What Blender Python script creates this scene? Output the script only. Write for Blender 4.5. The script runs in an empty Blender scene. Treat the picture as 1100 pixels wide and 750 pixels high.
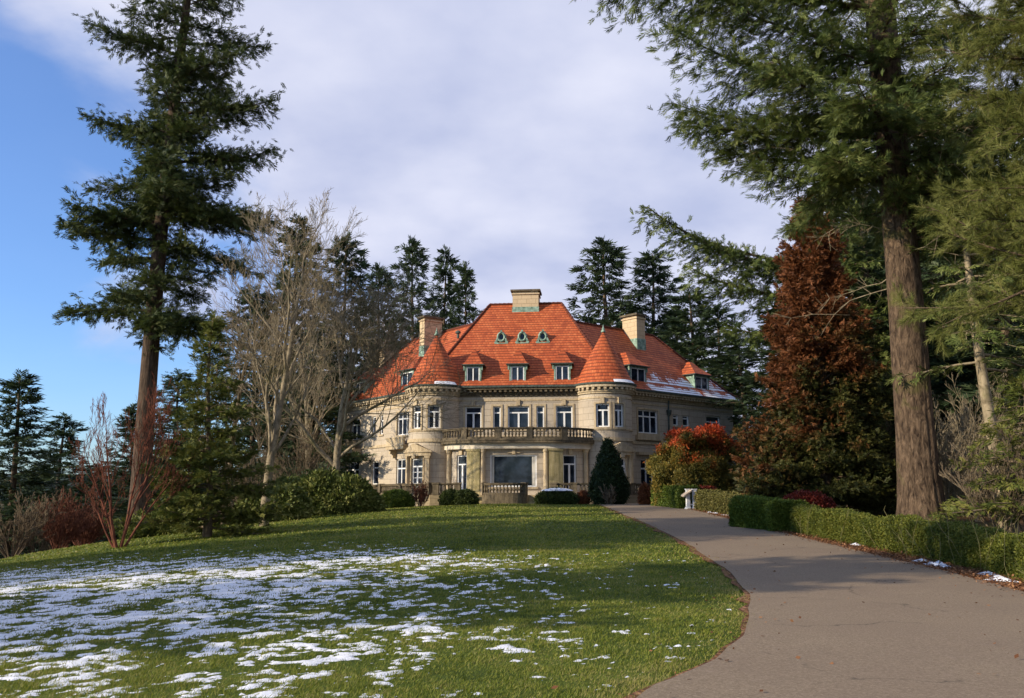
import bpy, math, random
import numpy as np
from mathutils import Vector, noise as mnoise

# ---------------------------------------------------------------- camera
scene = bpy.context.scene
PITCH = math.atan(155.0 / 950.0)
CAMZ = 1.6
cam_data = bpy.data.cameras.new("camera")
cam_data.sensor_fit = 'HORIZONTAL'
cam_data.sensor_width = 36.0
cam_data.lens = 950.0 / 1100.0 * 36.0
cam_data.clip_start = 0.1
cam_data.clip_end = 6000.0
cam = bpy.data.objects.new("camera", cam_data)
scene.collection.objects.link(cam)
cam.location = (0, 0, CAMZ)
cam.rotation_euler = (math.pi / 2 + PITCH, 0, 0)
scene.camera = cam

# ---------------------------------------------------------------- sky, sun, exposure
SUN_EL = math.radians(22.0)
SUN_AZ_VEC = Vector((-0.92, -0.392, 0)).normalized()      # horizontal direction towards the sun
SUN_STRENGTH = 4.2
SKY_STRENGTH = 0.10
scene.view_settings.view_transform = 'Standard'
scene.view_settings.look = 'None'
scene.view_settings.gamma = 1.0
scene.view_settings.exposure = 0.6
scene.view_settings.use_curve_mapping = False

world = bpy.data.worlds.new("World")
scene.world = world
world.use_nodes = True
wn, wl = world.node_tree.nodes, world.node_tree.links
wn.clear()
w_out = wn.new('ShaderNodeOutputWorld')
w_bg = wn.new('ShaderNodeBackground')
w_bg.inputs['Strength'].default_value = SKY_STRENGTH
sky = wn.new('ShaderNodeTexSky')
sky.sky_type = 'NISHITA'
sky.sun_disc = False
sky.sun_elevation = SUN_EL
sky.sun_rotation = math.atan2(SUN_AZ_VEC.x, SUN_AZ_VEC.y)
sky.air_density = 1.0
sky.dust_density = 0.6
sky.ozone_density = 2.0


def wmath(op, a=None, b=None, c=None):
    n = wn.new('ShaderNodeMath'); n.operation = op
    for i, v in enumerate((a, b, c)):
        if v is None: continue
        if isinstance(v, (int, float)): n.inputs[i].default_value = v
        else: wl.new(v, n.inputs[i])
    return n.outputs[0]


tc = wn.new('ShaderNodeTexCoord')
sep = wn.new('ShaderNodeSeparateXYZ'); wl.new(tc.outputs['Generated'], sep.inputs[0])
zc = wmath('MAXIMUM', sep.outputs['Z'], 0.03)
zc = wmath('ADD', zc, 0.22)
cx_ = wmath('DIVIDE', sep.outputs['X'], zc)
cy_ = wmath('DIVIDE', sep.outputs['Y'], zc)
cmb = wn.new('ShaderNodeCombineXYZ'); wl.new(cx_, cmb.inputs[0]); wl.new(cy_, cmb.inputs[1])
n1 = wn.new('ShaderNodeTexNoise'); n1.inputs['Scale'].default_value = 1.1; n1.inputs['Detail'].default_value = 8; n1.inputs['Roughness'].default_value = 0.52
n1.inputs['Distortion'].default_value = 0.35
wl.new(cmb.outputs[0], n1.inputs['Vector'])
n2 = wn.new('ShaderNodeTexNoise'); n2.inputs['Scale'].default_value = 2.1; n2.inputs['Detail'].default_value = 6; n2.inputs['Roughness'].default_value = 0.5
wl.new(cmb.outputs[0], n2.inputs['Vector'])
# cloud bank: thick ahead and to the right and overhead, torn open low on the left
az_ = wmath('DIVIDE', sep.outputs['X'], wmath('MAXIMUM', sep.outputs['Y'], 0.05))
bank = wmath('ADD', wmath('MULTIPLY', az_, 1.5), wmath('MULTIPLY', sep.outputs['Z'], 1.8))
bank = wmath('ADD', bank, 0.12)
bank = wmath('ADD', bank, wmath('MULTIPLY', wmath('SUBTRACT', n1.outputs['Fac'], 0.5), 2.3))
cov = wn.new('ShaderNodeMapRange'); cov.interpolation_type = 'SMOOTHSTEP'
cov.inputs['From Min'].default_value = -0.18; cov.inputs['From Max'].default_value = 0.30
cov.inputs['To Min'].default_value = 0.05; cov.inputs['To Max'].default_value = 0.97
wl.new(bank, cov.inputs['Value'])
ccol = wn.new('ShaderNodeMixRGB')
ccol.inputs[1].default_value = (3.45, 3.8, 5.3, 1)      # cloud base, lavender grey
ccol.inputs[2].default_value = (5.3, 5.45, 6.5, 1)         # thin lit cloud
cr = wn.new('ShaderNodeMapRange'); cr.inputs['From Min'].default_value = 0.36; cr.inputs['From Max'].default_value = 0.64
wl.new(n2.outputs['Fac'], cr.inputs['Value'])
wl.new(cr.outputs[0], ccol.inputs[0])
skm = wn.new('ShaderNodeMixRGB'); skm.blend_type = 'MULTIPLY'; skm.inputs[0].default_value = 1.0
skm.inputs[2].default_value = (0.78, 1.05, 1.5, 1)
wl.new(sky.outputs[0], skm.inputs[1])
mx = wn.new('ShaderNodeMixRGB')
wl.new(cov.outputs[0], mx.inputs[0]); wl.new(skm.outputs[0], mx.inputs[1]); wl.new(ccol.outputs[0], mx.inputs[2])
wl.new(mx.outputs[0], w_bg.inputs['Color'])
wl.new(w_bg.outputs[0], w_out.inputs['Surface'])

sun_data = bpy.data.lights.new("sun", 'SUN')
sun_data.energy = SUN_STRENGTH
sun_data.angle = math.radians(0.53)
sun_data.color = (1.0, 0.86, 0.66)
sun = bpy.data.objects.new("sun", sun_data)
scene.collection.objects.link(sun)
to_sun = Vector((SUN_AZ_VEC.x * math.cos(SUN_EL), SUN_AZ_VEC.y * math.cos(SUN_EL), math.sin(SUN_EL)))
sun.rotation_euler = to_sun.to_track_quat('Z', 'Y').to_euler()
sun.location = (-30, -30, 60)

# ---------------------------------------------------------------- projection helpers and terrain
SP, CP = math.sin(PITCH), math.cos(PITCH)


def ray(px, py):
    dx, dy = (px - 550.0) / 950.0, (375.0 - py) / 950.0
    return np.array((dx, CP - dy * SP, SP + dy * CP))


def at(px, py, Y):
    r = ray(px, py)
    return (r[0] * Y / r[1], Y, CAMZ + r[2] * Y / r[1])


def sm(t):
    t = np.clip(t, 0, 1)
    return t * t * (3 - 2 * t)


def tz(x, y):
    x = np.asarray(x, float); y = np.asarray(y, float)
    z = 0.95 * sm((y - 8) / 44)
    xm = np.minimum(x, 0)
    z = z - 0.0038 * np.minimum(xm * xm, 900) * sm((y + 2) / 30)
    z = z - 3.5 * sm((-x - 12) / 14) * sm((y - 36) / 25)
    z = z + 0.35 * sm((x - 12) / 20) * sm((y - 10) / 20)
    z = z + 0.03 * np.sin(x * 0.31 + 1) * np.sin(y * 0.27) * sm((-x + 2) / 4)
    return z


def tzf(x, y): return float(tz(x, y))


def gp(px, py):
    """where the line of sight through a photo pixel meets the terrain"""
    r = ray(px, py)
    t = 3.0
    for _ in range(6000):
        p = r * t
        if CAMZ + p[2] <= tzf(p[0], p[1]): break
        t += 0.02 + t * 0.0006
    return float(p[0]), float(p[1])


# ---------------------------------------------------------------- mesh helpers
COL = scene.collection


def link_mesh(name, V, F, mat, parent=None, smooth=False, rnd=None, uv=None):
    """V (n,3); F list of int arrays (m,k), each with its own k; rnd one value per face"""
    V = np.asarray(V, np.float32).reshape(-1, 3)
    F = [np.asarray(f, np.int32) for f in F if len(f)]
    me = bpy.data.meshes.new(name)
    me.vertices.add(len(V)); me.vertices.foreach_set('co', V.ravel())
    loops = np.concatenate([f.ravel() for f in F])
    tot = np.concatenate([np.full(len(f), f.shape[1], np.int32) for f in F])
    st = np.concatenate([[0], np.cumsum(tot)[:-1]]).astype(np.int32)
    me.loops.add(len(loops)); me.loops.foreach_set('vertex_index', loops)
    me.polygons.add(len(tot)); me.polygons.foreach_set('loop_start', st)
    me.polygons.foreach_set('loop_total', tot)
    if smooth: me.polygons.foreach_set('use_smooth', np.ones(len(tot), bool))
    me.update(calc_edges=True)
    if rnd is not None:
        a = me.attributes.new('rnd', 'FLOAT', 'FACE')
        a.data.foreach_set('value', np.asarray(rnd, np.float32))
    if uv is not None:
        l = me.uv_layers.new(name='UVMap')
        l.data.foreach_set('uv', np.asarray(uv, np.float32).ravel())
    if mat: me.materials.append(mat)
    o = bpy.data.objects.new(name, me)
    COL.objects.link(o)
    if parent is not None: o.parent = parent
    return o


def tag(o, label=None, cat=None, group=None, kind=None):
    if label: o['label'] = label
    if cat: o['category'] = cat
    if group: o['group'] = group
    if kind: o['kind'] = kind
    return o


def empty(name, loc, rz=0, label=None, cat=None, group=None):
    o = bpy.data.objects.new(name, None); COL.objects.link(o)
    o.location = loc; o.rotation_euler = (0, 0, rz); o.empty_display_size = 0.3
    return tag(o, label, cat, group)


def copy_thing(root, loc, rz, scale, label, group=None):
    r = root.copy(); COL.objects.link(r); r.location = loc; r.rotation_euler = (0, 0, rz)
    r.scale = scale if hasattr(scale, '__len__') else (scale,) * 3
    r['label'] = label
    if group: r['group'] = group
    for ch in list(root.children):
        c = ch.copy(); COL.objects.link(c); c.parent = r
    return r


class MB:
    """plain polygon collector (any n-gon), with optional uv"""
    def __init__(s): s.v = []; s.f = []; s.uv = []; s.hasuv = False
    def face(s, pts, uv=None):
        b = len(s.v); s.v += [tuple(p) for p in pts]; s.f.append(list(range(b, b + len(pts))))
        if uv: s.hasuv = True; s.uv += [tuple(q) for q in uv]
        else: s.uv += [(0, 0)] * len(pts)
    def box(s, x0, x1, y0, y1, z0, z1):
        s.hexa([(x0, y0, z0), (x1, y0, z0), (x1, y1, z0), (x0, y1, z0), (x0, y0, z1), (x1, y0, z1), (x1, y1, z1), (x0, y1, z1)])
    def hexa(s, p):
        for q in ((3, 2, 1, 0), (4, 5, 6, 7), (0, 1, 5, 4), (1, 2, 6, 5), (2, 3, 7, 6), (3, 0, 4, 7)):
            s.face([p[i] for i in q])
    def prism(s, poly, z0, z1):
        n = len(poly)
        s.face([(x, y, z0) for x, y in poly][::-1]); s.face([(x, y, z1) for x, y in poly])
        for i in range(n):
            a, b = poly[i], poly[(i + 1) % n]
            s.face([(a[0], a[1], z0), (b[0], b[1], z0), (b[0], b[1], z1), (a[0], a[1], z1)])
    def lathe(s, prof, c=(0, 0, 0), n=10, a0=0, a1=2 * math.pi, cap=True):
        full = abs(a1 - a0) > 6.28
        A = [a0 + (a1 - a0) * i / n for i in range(n + (0 if full else 1))]
        m = len(A); b = len(s.v)
        for r, z in prof:
            for a in A: s.v.append((c[0] + r * math.cos(a), c[1] + r * math.sin(a), c[2] + z))
        for j in range(len(prof) - 1):
            for i in range(m if full else m - 1):
                k = (i + 1) % m
                s.f.append([b + j * m + i, b + j * m + k, b + (j + 1) * m + k, b + (j + 1) * m + i]); s.uv += [(0, 0)] * 4
        if cap and full:
            s.f.append([b + i for i in range(m)][::-1]); s.uv += [(0, 0)] * m
            t = b + (len(prof) - 1) * m
            s.f.append([t + i for i in range(m)]); s.uv += [(0, 0)] * m
    def build(s, name, mat, parent=None, smooth=False, bevel=0.0):
        me = bpy.data.meshes.new(name); me.from_pydata(s.v, [], s.f)
        if s.hasuv:
            l = me.uv_layers.new(name='UVMap'); l.data.foreach_set('uv', np.asarray(s.uv, np.float32).ravel())
        if smooth: me.polygons.foreach_set('use_smooth', np.ones(len(s.f), bool))
        me.update(); me.materials.append(mat)
        o = bpy.data.objects.new(name, me); COL.objects.link(o)
        if parent is not None: o.parent = parent
        if bevel:
            m = o.modifiers.new('bevel', 'BEVEL'); m.width = bevel; m.segments = 2; m.limit_method = 'ANGLE'
        return o


# ---------------------------------------------------------------- materials
class NT:
    def __init__(s, name):
        s.m = bpy.data.materials.new(name); s.m.use_nodes = True
        s.n = s.m.node_tree.nodes; s.l = s.m.node_tree.links; s.n.clear()
        s.out = s.n.new('ShaderNodeOutputMaterial')
    def N(s, t, **k):
        n = s.n.new(t)
        for a, v in k.items(): setattr(n, a, v)
        return n
    def set(s, n, **k):
        for a, v in k.items():
            i = n.inputs[a.replace('_', ' ')]
            if hasattr(v, 'links') or isinstance(v, bpy.types.NodeSocket): s.l.new(v, i)
            else: i.default_value = v
        return n
    def noise(s, scale, detail=4, rough=0.5, vec=None, w=None):
        n = s.N('ShaderNodeTexNoise'); n.inputs['Scale'].default_value = scale; n.inputs['Detail'].default_value = detail; n.inputs['Roughness'].default_value = rough
        if vec is not None: s.l.new(vec, n.inputs['Vector'])
        return n.outputs['Fac']
    def ramp(s, fac, stops, mode='LINEAR'):
        r = s.N('ShaderNodeValToRGB'); r.color_ramp.interpolation = mode
        e = r.color_ramp.elements
        while len(e) < len(stops): e.new(0.5)
        for i, (p, c) in enumerate(stops):
            e[i].position = p; e[i].color = (*c, 1) if len(c) == 3 else c
        s.l.new(fac, r.inputs[0]); return r.outputs[0]
    def mix(s, fac, a, b, mode='MIX'):
        n = s.N('ShaderNodeMixRGB', blend_type=mode)
        for i, v in ((0, fac), (1, a), (2, b)):
            if isinstance(v, (int, float)): n.inputs[i].default_value = v
            elif isinstance(v, tuple): n.inputs[i].default_value = (*v, 1)
            else: s.l.new(v, n.inputs[i])
        return n.outputs[0]
    def math(s, op, a, b=0.0, clamp=False):
        n = s.N('ShaderNodeMath', operation=op); n.use_clamp = clamp
        for i, v in ((0, a), (1, b)):
            if isinstance(v, (int, float)): n.inputs[i].default_value = v
            else: s.l.new(v, n.inputs[i])
        return n.outputs[0]
    def maprange(s, v, a, b, c=0.0, d=1.0):
        n = s.N('ShaderNodeMapRange'); s.l.new(v, n.inputs['Value'])
        for k, x in zip(('From Min', 'From Max', 'To Min', 'To Max'), (a, b, c, d)): n.inputs[k].default_value = x
        return n.outputs[0]
    def obj(s): return s.N('ShaderNodeTexCoord').outputs['Object']
    def pos(s): return s.N('ShaderNodeNewGeometry').outputs['Position']
    def scale(s, vec, sc):
        n = s.N('ShaderNodeMapping'); n.inputs['Scale'].default_value = sc; s.l.new(vec, n.inputs['Vector']); return n.outputs[0]
    def bump(s, h, strength=0.3, dist=0.02, normal=None):
        b = s.N('ShaderNodeBump'); b.inputs['Strength'].default_value = strength; b.inputs['Distance'].default_value = dist
        s.l.new(h, b.inputs['Height'])
        if normal is not None: s.l.new(normal, b.inputs['Normal'])
        return b.outputs[0]
    def princ(s, color, rough=0.8, normal=None, spec=0.3, metal=0.0, **k):
        p = s.N('ShaderNodeBsdfPrincipled')
        for key, v in (('Base Color', color), ('Roughness', rough), ('Specular IOR Level', spec), ('Metallic', metal)):
            if isinstance(v, tuple): p.inputs[key].default_value = (*v, 1)
            elif isinstance(v, (int, float)): p.inputs[key].default_value = v
            else: s.l.new(v, p.inputs[key])
        if normal is not None: s.l.new(normal, p.inputs['Normal'])
        s.l.new(p.outputs[0], s.out.inputs[0]); return p


def foliage_mat(name, dark, mid, light, clump=1.2, transl=0.25, tip=None, tipnoise=0.6, hgrad=None):
    t = NT(name)
    a = t.N('ShaderNodeAttribute', attribute_name='rnd')
    o = t.obj()
    nz = t.noise(clump, 3, 0.55, o)
    f = t.math('ADD', t.math('MULTIPLY', a.outputs['Fac'], 0.55), t.math('MULTIPLY', nz, 0.75))
    f = t.math('SUBTRACT', f, 0.13)
    col = t.ramp(f, [(0.12, dark), (0.5, mid), (0.86, light)])
    if tip:
        nt = t.noise(tipnoise, 4, 0.6, o)
        if hgrad:                       # (colour amount changes with height: z0, z1)
            sp = t.N('ShaderNodeSeparateXYZ'); t.l.new(o, sp.inputs[0])
            g = t.maprange(sp.outputs['Z'], hgrad[0], hgrad[1], -0.28, 0.34)
            if len(hgrad) > 2:
                g = t.math('ADD', g, t.math('MULTIPLY', sp.outputs['X'], hgrad[2]))
            nt = t.math('ADD', nt, g)
        nt = t.math('ADD', nt, t.math('MULTIPLY', t.math('SUBTRACT', a.outputs['Fac'], 0.5), 0.12))
        tcol = t.ramp(a.outputs['Fac'], [(0.0, tip[0]), (1.0, tip[1])])
        col = t.mix(t.maprange(nt, 0.44, 0.60), col, tcol)
    p = t.princ(col, 0.6, spec=0.25)
    tr = t.N('ShaderNodeBsdfTranslucent'); t.l.new(col, tr.inputs['Color'])
    m = t.N('ShaderNodeMixShader'); m.inputs[0].default_value = transl
    t.l.new(p.outputs[0], m.inputs[1]); t.l.new(tr.outputs[0], m.inputs[2]); t.l.new(m.outputs[0], t.out.inputs[0])
    return t.m


def bark_mat(name, a, b, scale=(6, 6, 1.0), moss=None, depth=0.03, fine=18):
    t = NT(name); o = t.obj(); v = t.scale(o, scale)
    n = t.N('ShaderNodeTexNoise'); n.inputs['Scale'].default_value = 1.6; n.inputs['Detail'].default_value = 6; n.inputs['Roughness'].default_value = 0.65; n.inputs['Distortion'].default_value = 0.6
    t.l.new(v, n.inputs['Vector'])
    col = t.ramp(n.outputs['Fac'], [(0.36, a), (0.62, b)])
    if moss:
        g = t.noise(0.55, 4, 0.6, o)
        col = t.mix(t.maprange(g, 0.55, 0.66), col, moss)
    t.princ(col, 0.92, t.bump(n.outputs['Fac'], 1.0, depth), spec=0.15)
    return t.m


M = {}
M['fir_far'] = foliage_mat('fir_far_needles', (0.016, 0.030, 0.014), (0.040, 0.066, 0.028), (0.080, 0.105, 0.042), 0.8)
M['fir'] = foliage_mat('fir_needles', (0.020, 0.036, 0.012), (0.055, 0.078, 0.020), (0.11, 0.125, 0.036), 0.9)
M['fir_big'] = foliage_mat('big_fir_needles', (0.034, 0.058, 0.014), (0.105, 0.140, 0.032), (0.22, 0.245, 0.075), 0.9)
M['spruce'] = foliage_mat('spruce_needles', (0.038, 0.060, 0.012), (0.105, 0.128, 0.024), (0.21, 0.20, 0.045), 1.1)
M['pine'] = foliage_mat('pine_needles', (0.050, 0.066, 0.012), (0.14, 0.155, 0.030), (0.25, 0.25, 0.075), 0.9)
M['crypto'] = foliage_mat('cedar_foliage', (0.022, 0.030, 0.008), (0.055, 0.060, 0.014), (0.10, 0.095, 0.022), 0.9,
                          tip=((0.09, 0.034, 0.014), (0.23, 0.085, 0.030)), tipnoise=0.55, hgrad=(0.0, 12.5, -0.05))
M['maple'] = foliage_mat('maple_foliage', (0.060, 0.066, 0.012), (0.16, 0.135, 0.026), (0.30, 0.20, 0.036), 1.2,
                         tip=((0.26, 0.024, 0.012), (0.55, 0.10, 0.024)), tipnoise=0.8, hgrad=(1.3, 5.4))
M['laurel'] = foliage_mat('laurel_leaves', (0.040, 0.066, 0.012), (0.11, 0.135, 0.026), (0.24, 0.24, 0.07), 1.0, 0.15)
M['box'] = foliage_mat('box_leaves', (0.035, 0.060, 0.008), (0.085, 0.125, 0.014), (0.15, 0.18, 0.024), 1.6, 0.2)
M['hedge'] = foliage_mat('hedge_leaves', (0.035, 0.050, 0.008), (0.095, 0.115, 0.014), (0.19, 0.185, 0.028), 1.2, 0.2)
M['boxdark'] = foliage_mat('dark_box_leaves', (0.022, 0.036, 0.008), (0.045, 0.065, 0.012), (0.075, 0.095, 0.020), 1.6, 0.2)
M['drybox'] = foliage_mat('dry_hedge_leaves', (0.060, 0.055, 0.014), (0.12, 0.115, 0.028), (0.20, 0.17, 0.05), 1.3, 0.2)
M['yew'] = foliage_mat('yew_foliage', (0.010, 0.022, 0.007), (0.022, 0.040, 0.012), (0.045, 0.062, 0.018), 1.6, 0.15)
M['russet'] = foliage_mat('russet_leaves', (0.10, 0.03, 0.012), (0.20, 0.065, 0.022), (0.30, 0.11, 0.035), 1.6, 0.2)
M['redleaf'] = foliage_mat('red_leaves', (0.06, 0.010, 0.006), (0.14, 0.020, 0.012), (0.24, 0.04, 0.02), 1.6, 0.2)
M['bark_fir'] = bark_mat('fir_bark', (0.055, 0.038, 0.026), (0.16, 0.115, 0.075), (7, 7, 0.9), depth=0.06)
M['bark_big'] = bark_mat('big_fir_bark', (0.032, 0.021, 0.014), (0.155, 0.105, 0.066), (6, 6, 1.9), moss=(0.095, 0.095, 0.024), depth=0.13)
M['bark_dark'] = bark_mat('dark_fir_bark', (0.035, 0.024, 0.017), (0.12, 0.082, 0.055), (7, 7, 1.2), depth=0.06)
M['bark_pale'] = bark_mat('pale_bark', (0.13, 0.105, 0.065), (0.32, 0.26, 0.17), (3, 3, 2.0), moss=(0.13, 0.12, 0.05))
M['bark_brown'] = bark_mat('brown_twigs', (0.085, 0.062, 0.040), (0.20, 0.155, 0.10), (3, 3, 2.0))
M['bark_red'] = bark_mat('coral_bark', (0.075, 0.028, 0.018), (0.21, 0.075, 0.045), (3, 3, 2.0))
M['bark_rust'] = bark_mat('rusty_twigs', (0.085, 0.034, 0.022), (0.19, 0.078, 0.048), (3, 3, 2.0))

# ---------------------------------------------------------------- plant geometry (numpy)
def unit(v): return v / np.maximum(np.linalg.norm(v, axis=-1, keepdims=True), 1e-9)


def prisms(p0, p1, r0, r1, k=3):
    p0 = np.asarray(p0, float); p1 = np.asarray(p1, float); r0 = np.asarray(r0, float); r1 = np.asarray(r1, float)
    d = unit(p1 - p0)
    ref = np.where(np.abs(d[:, 2:3]) < 0.9, np.array([[0, 0, 1.0]]), np.array([[1.0, 0, 0]]))
    a = unit(np.cross(d, ref)); b = np.cross(d, a)
    n = len(p0); ang = np.arange(k) * 2 * np.pi / k
    ring = np.cos(ang)[None, :, None] * a[:, None, :] + np.sin(ang)[None, :, None] * b[:, None, :]
    V = np.concatenate([p0[:, None] + ring * r0[:, None, None], p1[:, None] + ring * r1[:, None, None]], 1)  # n,2k,3
    base = (np.arange(n) * 2 * k)[:, None]
    F = []
    for i in range(k):
        j = (i + 1) % k
        F.append(np.stack([base[:, 0] + i, base[:, 0] + j, base[:, 0] + k + j, base[:, 0] + k + i], 1))
    return V.reshape(-1, 3), np.concatenate(F)


def tube(P, R, k=10, bump=0.0, seed=0):
    """one continuous tapering tube; ribbed by noise when bump is set"""
    P = np.asarray(P, float); n = len(P)
    T = unit(np.gradient(P, axis=0)); ref = np.array([1.0, 0.2, 0])
    a = unit(np.cross(T, ref)); b = np.cross(T, a)
    ang = np.arange(k) * 2 * np.pi / k
    rr = np.asarray(R, float)[:, None] * np.ones((n, k))
    if bump:
        rs = np.random.RandomState(seed)
        ph = rs.uniform(0, 6.28, 12)
        z = np.arange(n)[:, None] * 0.12
        for i, m in enumerate((3, 5, 9, 14, 19, 23)):
            rr *= 1 + bump * (1.0 if m < 10 else 0.7) * np.sin(m * ang[None] + ph[i] + 0.9 * np.sin(z * (0.6 + 0.3 * i) + ph[i + 6]))
    V = P[:, None] + rr[..., None] * (np.cos(ang)[None, :, None] * a[:, None] + np.sin(ang)[None, :, None] * b[:, None])
    i, j = np.meshgrid(np.arange(n - 1), np.arange(k), indexing='ij'); j2 = (j + 1) % k
    F = np.stack([i * k + j, i * k + j2, (i + 1) * k + j2, (i + 1) * k + j], -1).reshape(-1, 4)
    return V.reshape(-1, 3), F


def merge(parts):
    V = []; F = []; b = 0
    for v, f in parts:
        V.append(v); F.append(f + b); b += len(v)
    return np.concatenate(V), np.concatenate(F)


def spray_template(K, seed, spread=0.5, wid=0.10, flat=0.35):
    """K narrow needle-tuft triangles fanned out along an axis x of length 1"""
    rs = np.random.RandomState(seed)
    T = np.zeros((K, 3, 3))
    for k in range(K):
        a = 0.75 * k / K; side = 1 if k % 2 else -1
        dirv = np.array([1.0, side * spread * rs.uniform(0.6, 1.5), flat * rs.uniform(-1, 1)])
        if k == K - 1: dirv = np.array([1, 0.1 * side, 0])
        dirv /= np.linalg.norm(dirv)
        L = rs.uniform(0.4, 0.65)
        w = np.cross(dirv, np.array([0, rs.uniform(-.6, .6), 1.0])); w /= np.linalg.norm(w)
        p = np.array([a, 0, 0]); 
        T[k, 0] = p - w * wid * 0.5; T[k, 1] = p + dirv * L * 0.45 + w * wid * 0.9; T[k, 2] = p + dirv * L
    return T


def leaf_template(K, seed, size=1.0, wide=0.45):
    """cluster of K pointed leaves (quads) round a point"""
    rs = np.random.RandomState(seed); T = np.zeros((K, 4, 3))
    for k in range(K):
        d = unit(rs.normal(size=3) + np.array([0.8, 0, 0.2])); w = unit(np.cross(d, rs.normal(size=3)))
        o = rs.normal(size=3) * 0.35
        T[k] = [o, o + d * 0.5 * size + w * wide * 0.5 * size, o + d * size, o + d * 0.5 * size - w * wide * 0.5 * size]
    return T


def instance(templates, pos, dirv, up, scale, rs):
    """place triangle/quad templates along frames (dirv = x axis)"""
    d = unit(dirv); side = unit(np.cross(up, d)); u2 = np.cross(d, side)
    which = rs.randint(0, len(templates), len(pos)); V = []; rnd = []
    nv = templates[0].shape[1]
    for i, T in enumerate(templates):
        m = which == i
        if not m.any(): continue
        K = T.shape[0]; Tf = T.reshape(-1, 3)
        v = pos[m][:, None] + scale[m][:, None, None] * (Tf[None, :, 0:1] * d[m][:, None] + Tf[None, :, 1:2] * side[m][:, None] + Tf[None, :, 2:3] * u2[m][:, None])
        V.append(v.reshape(-1, 3)); r = rs.uniform(0, 1, m.sum())
        rnd.append(np.clip(np.repeat(r, K) + rs.uniform(-.15, .15, m.sum() * K), 0, 1))
    V = np.concatenate(V); F = np.arange(len(V)).reshape(-1, nv)
    return V, F, np.concatenate(rnd)


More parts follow.
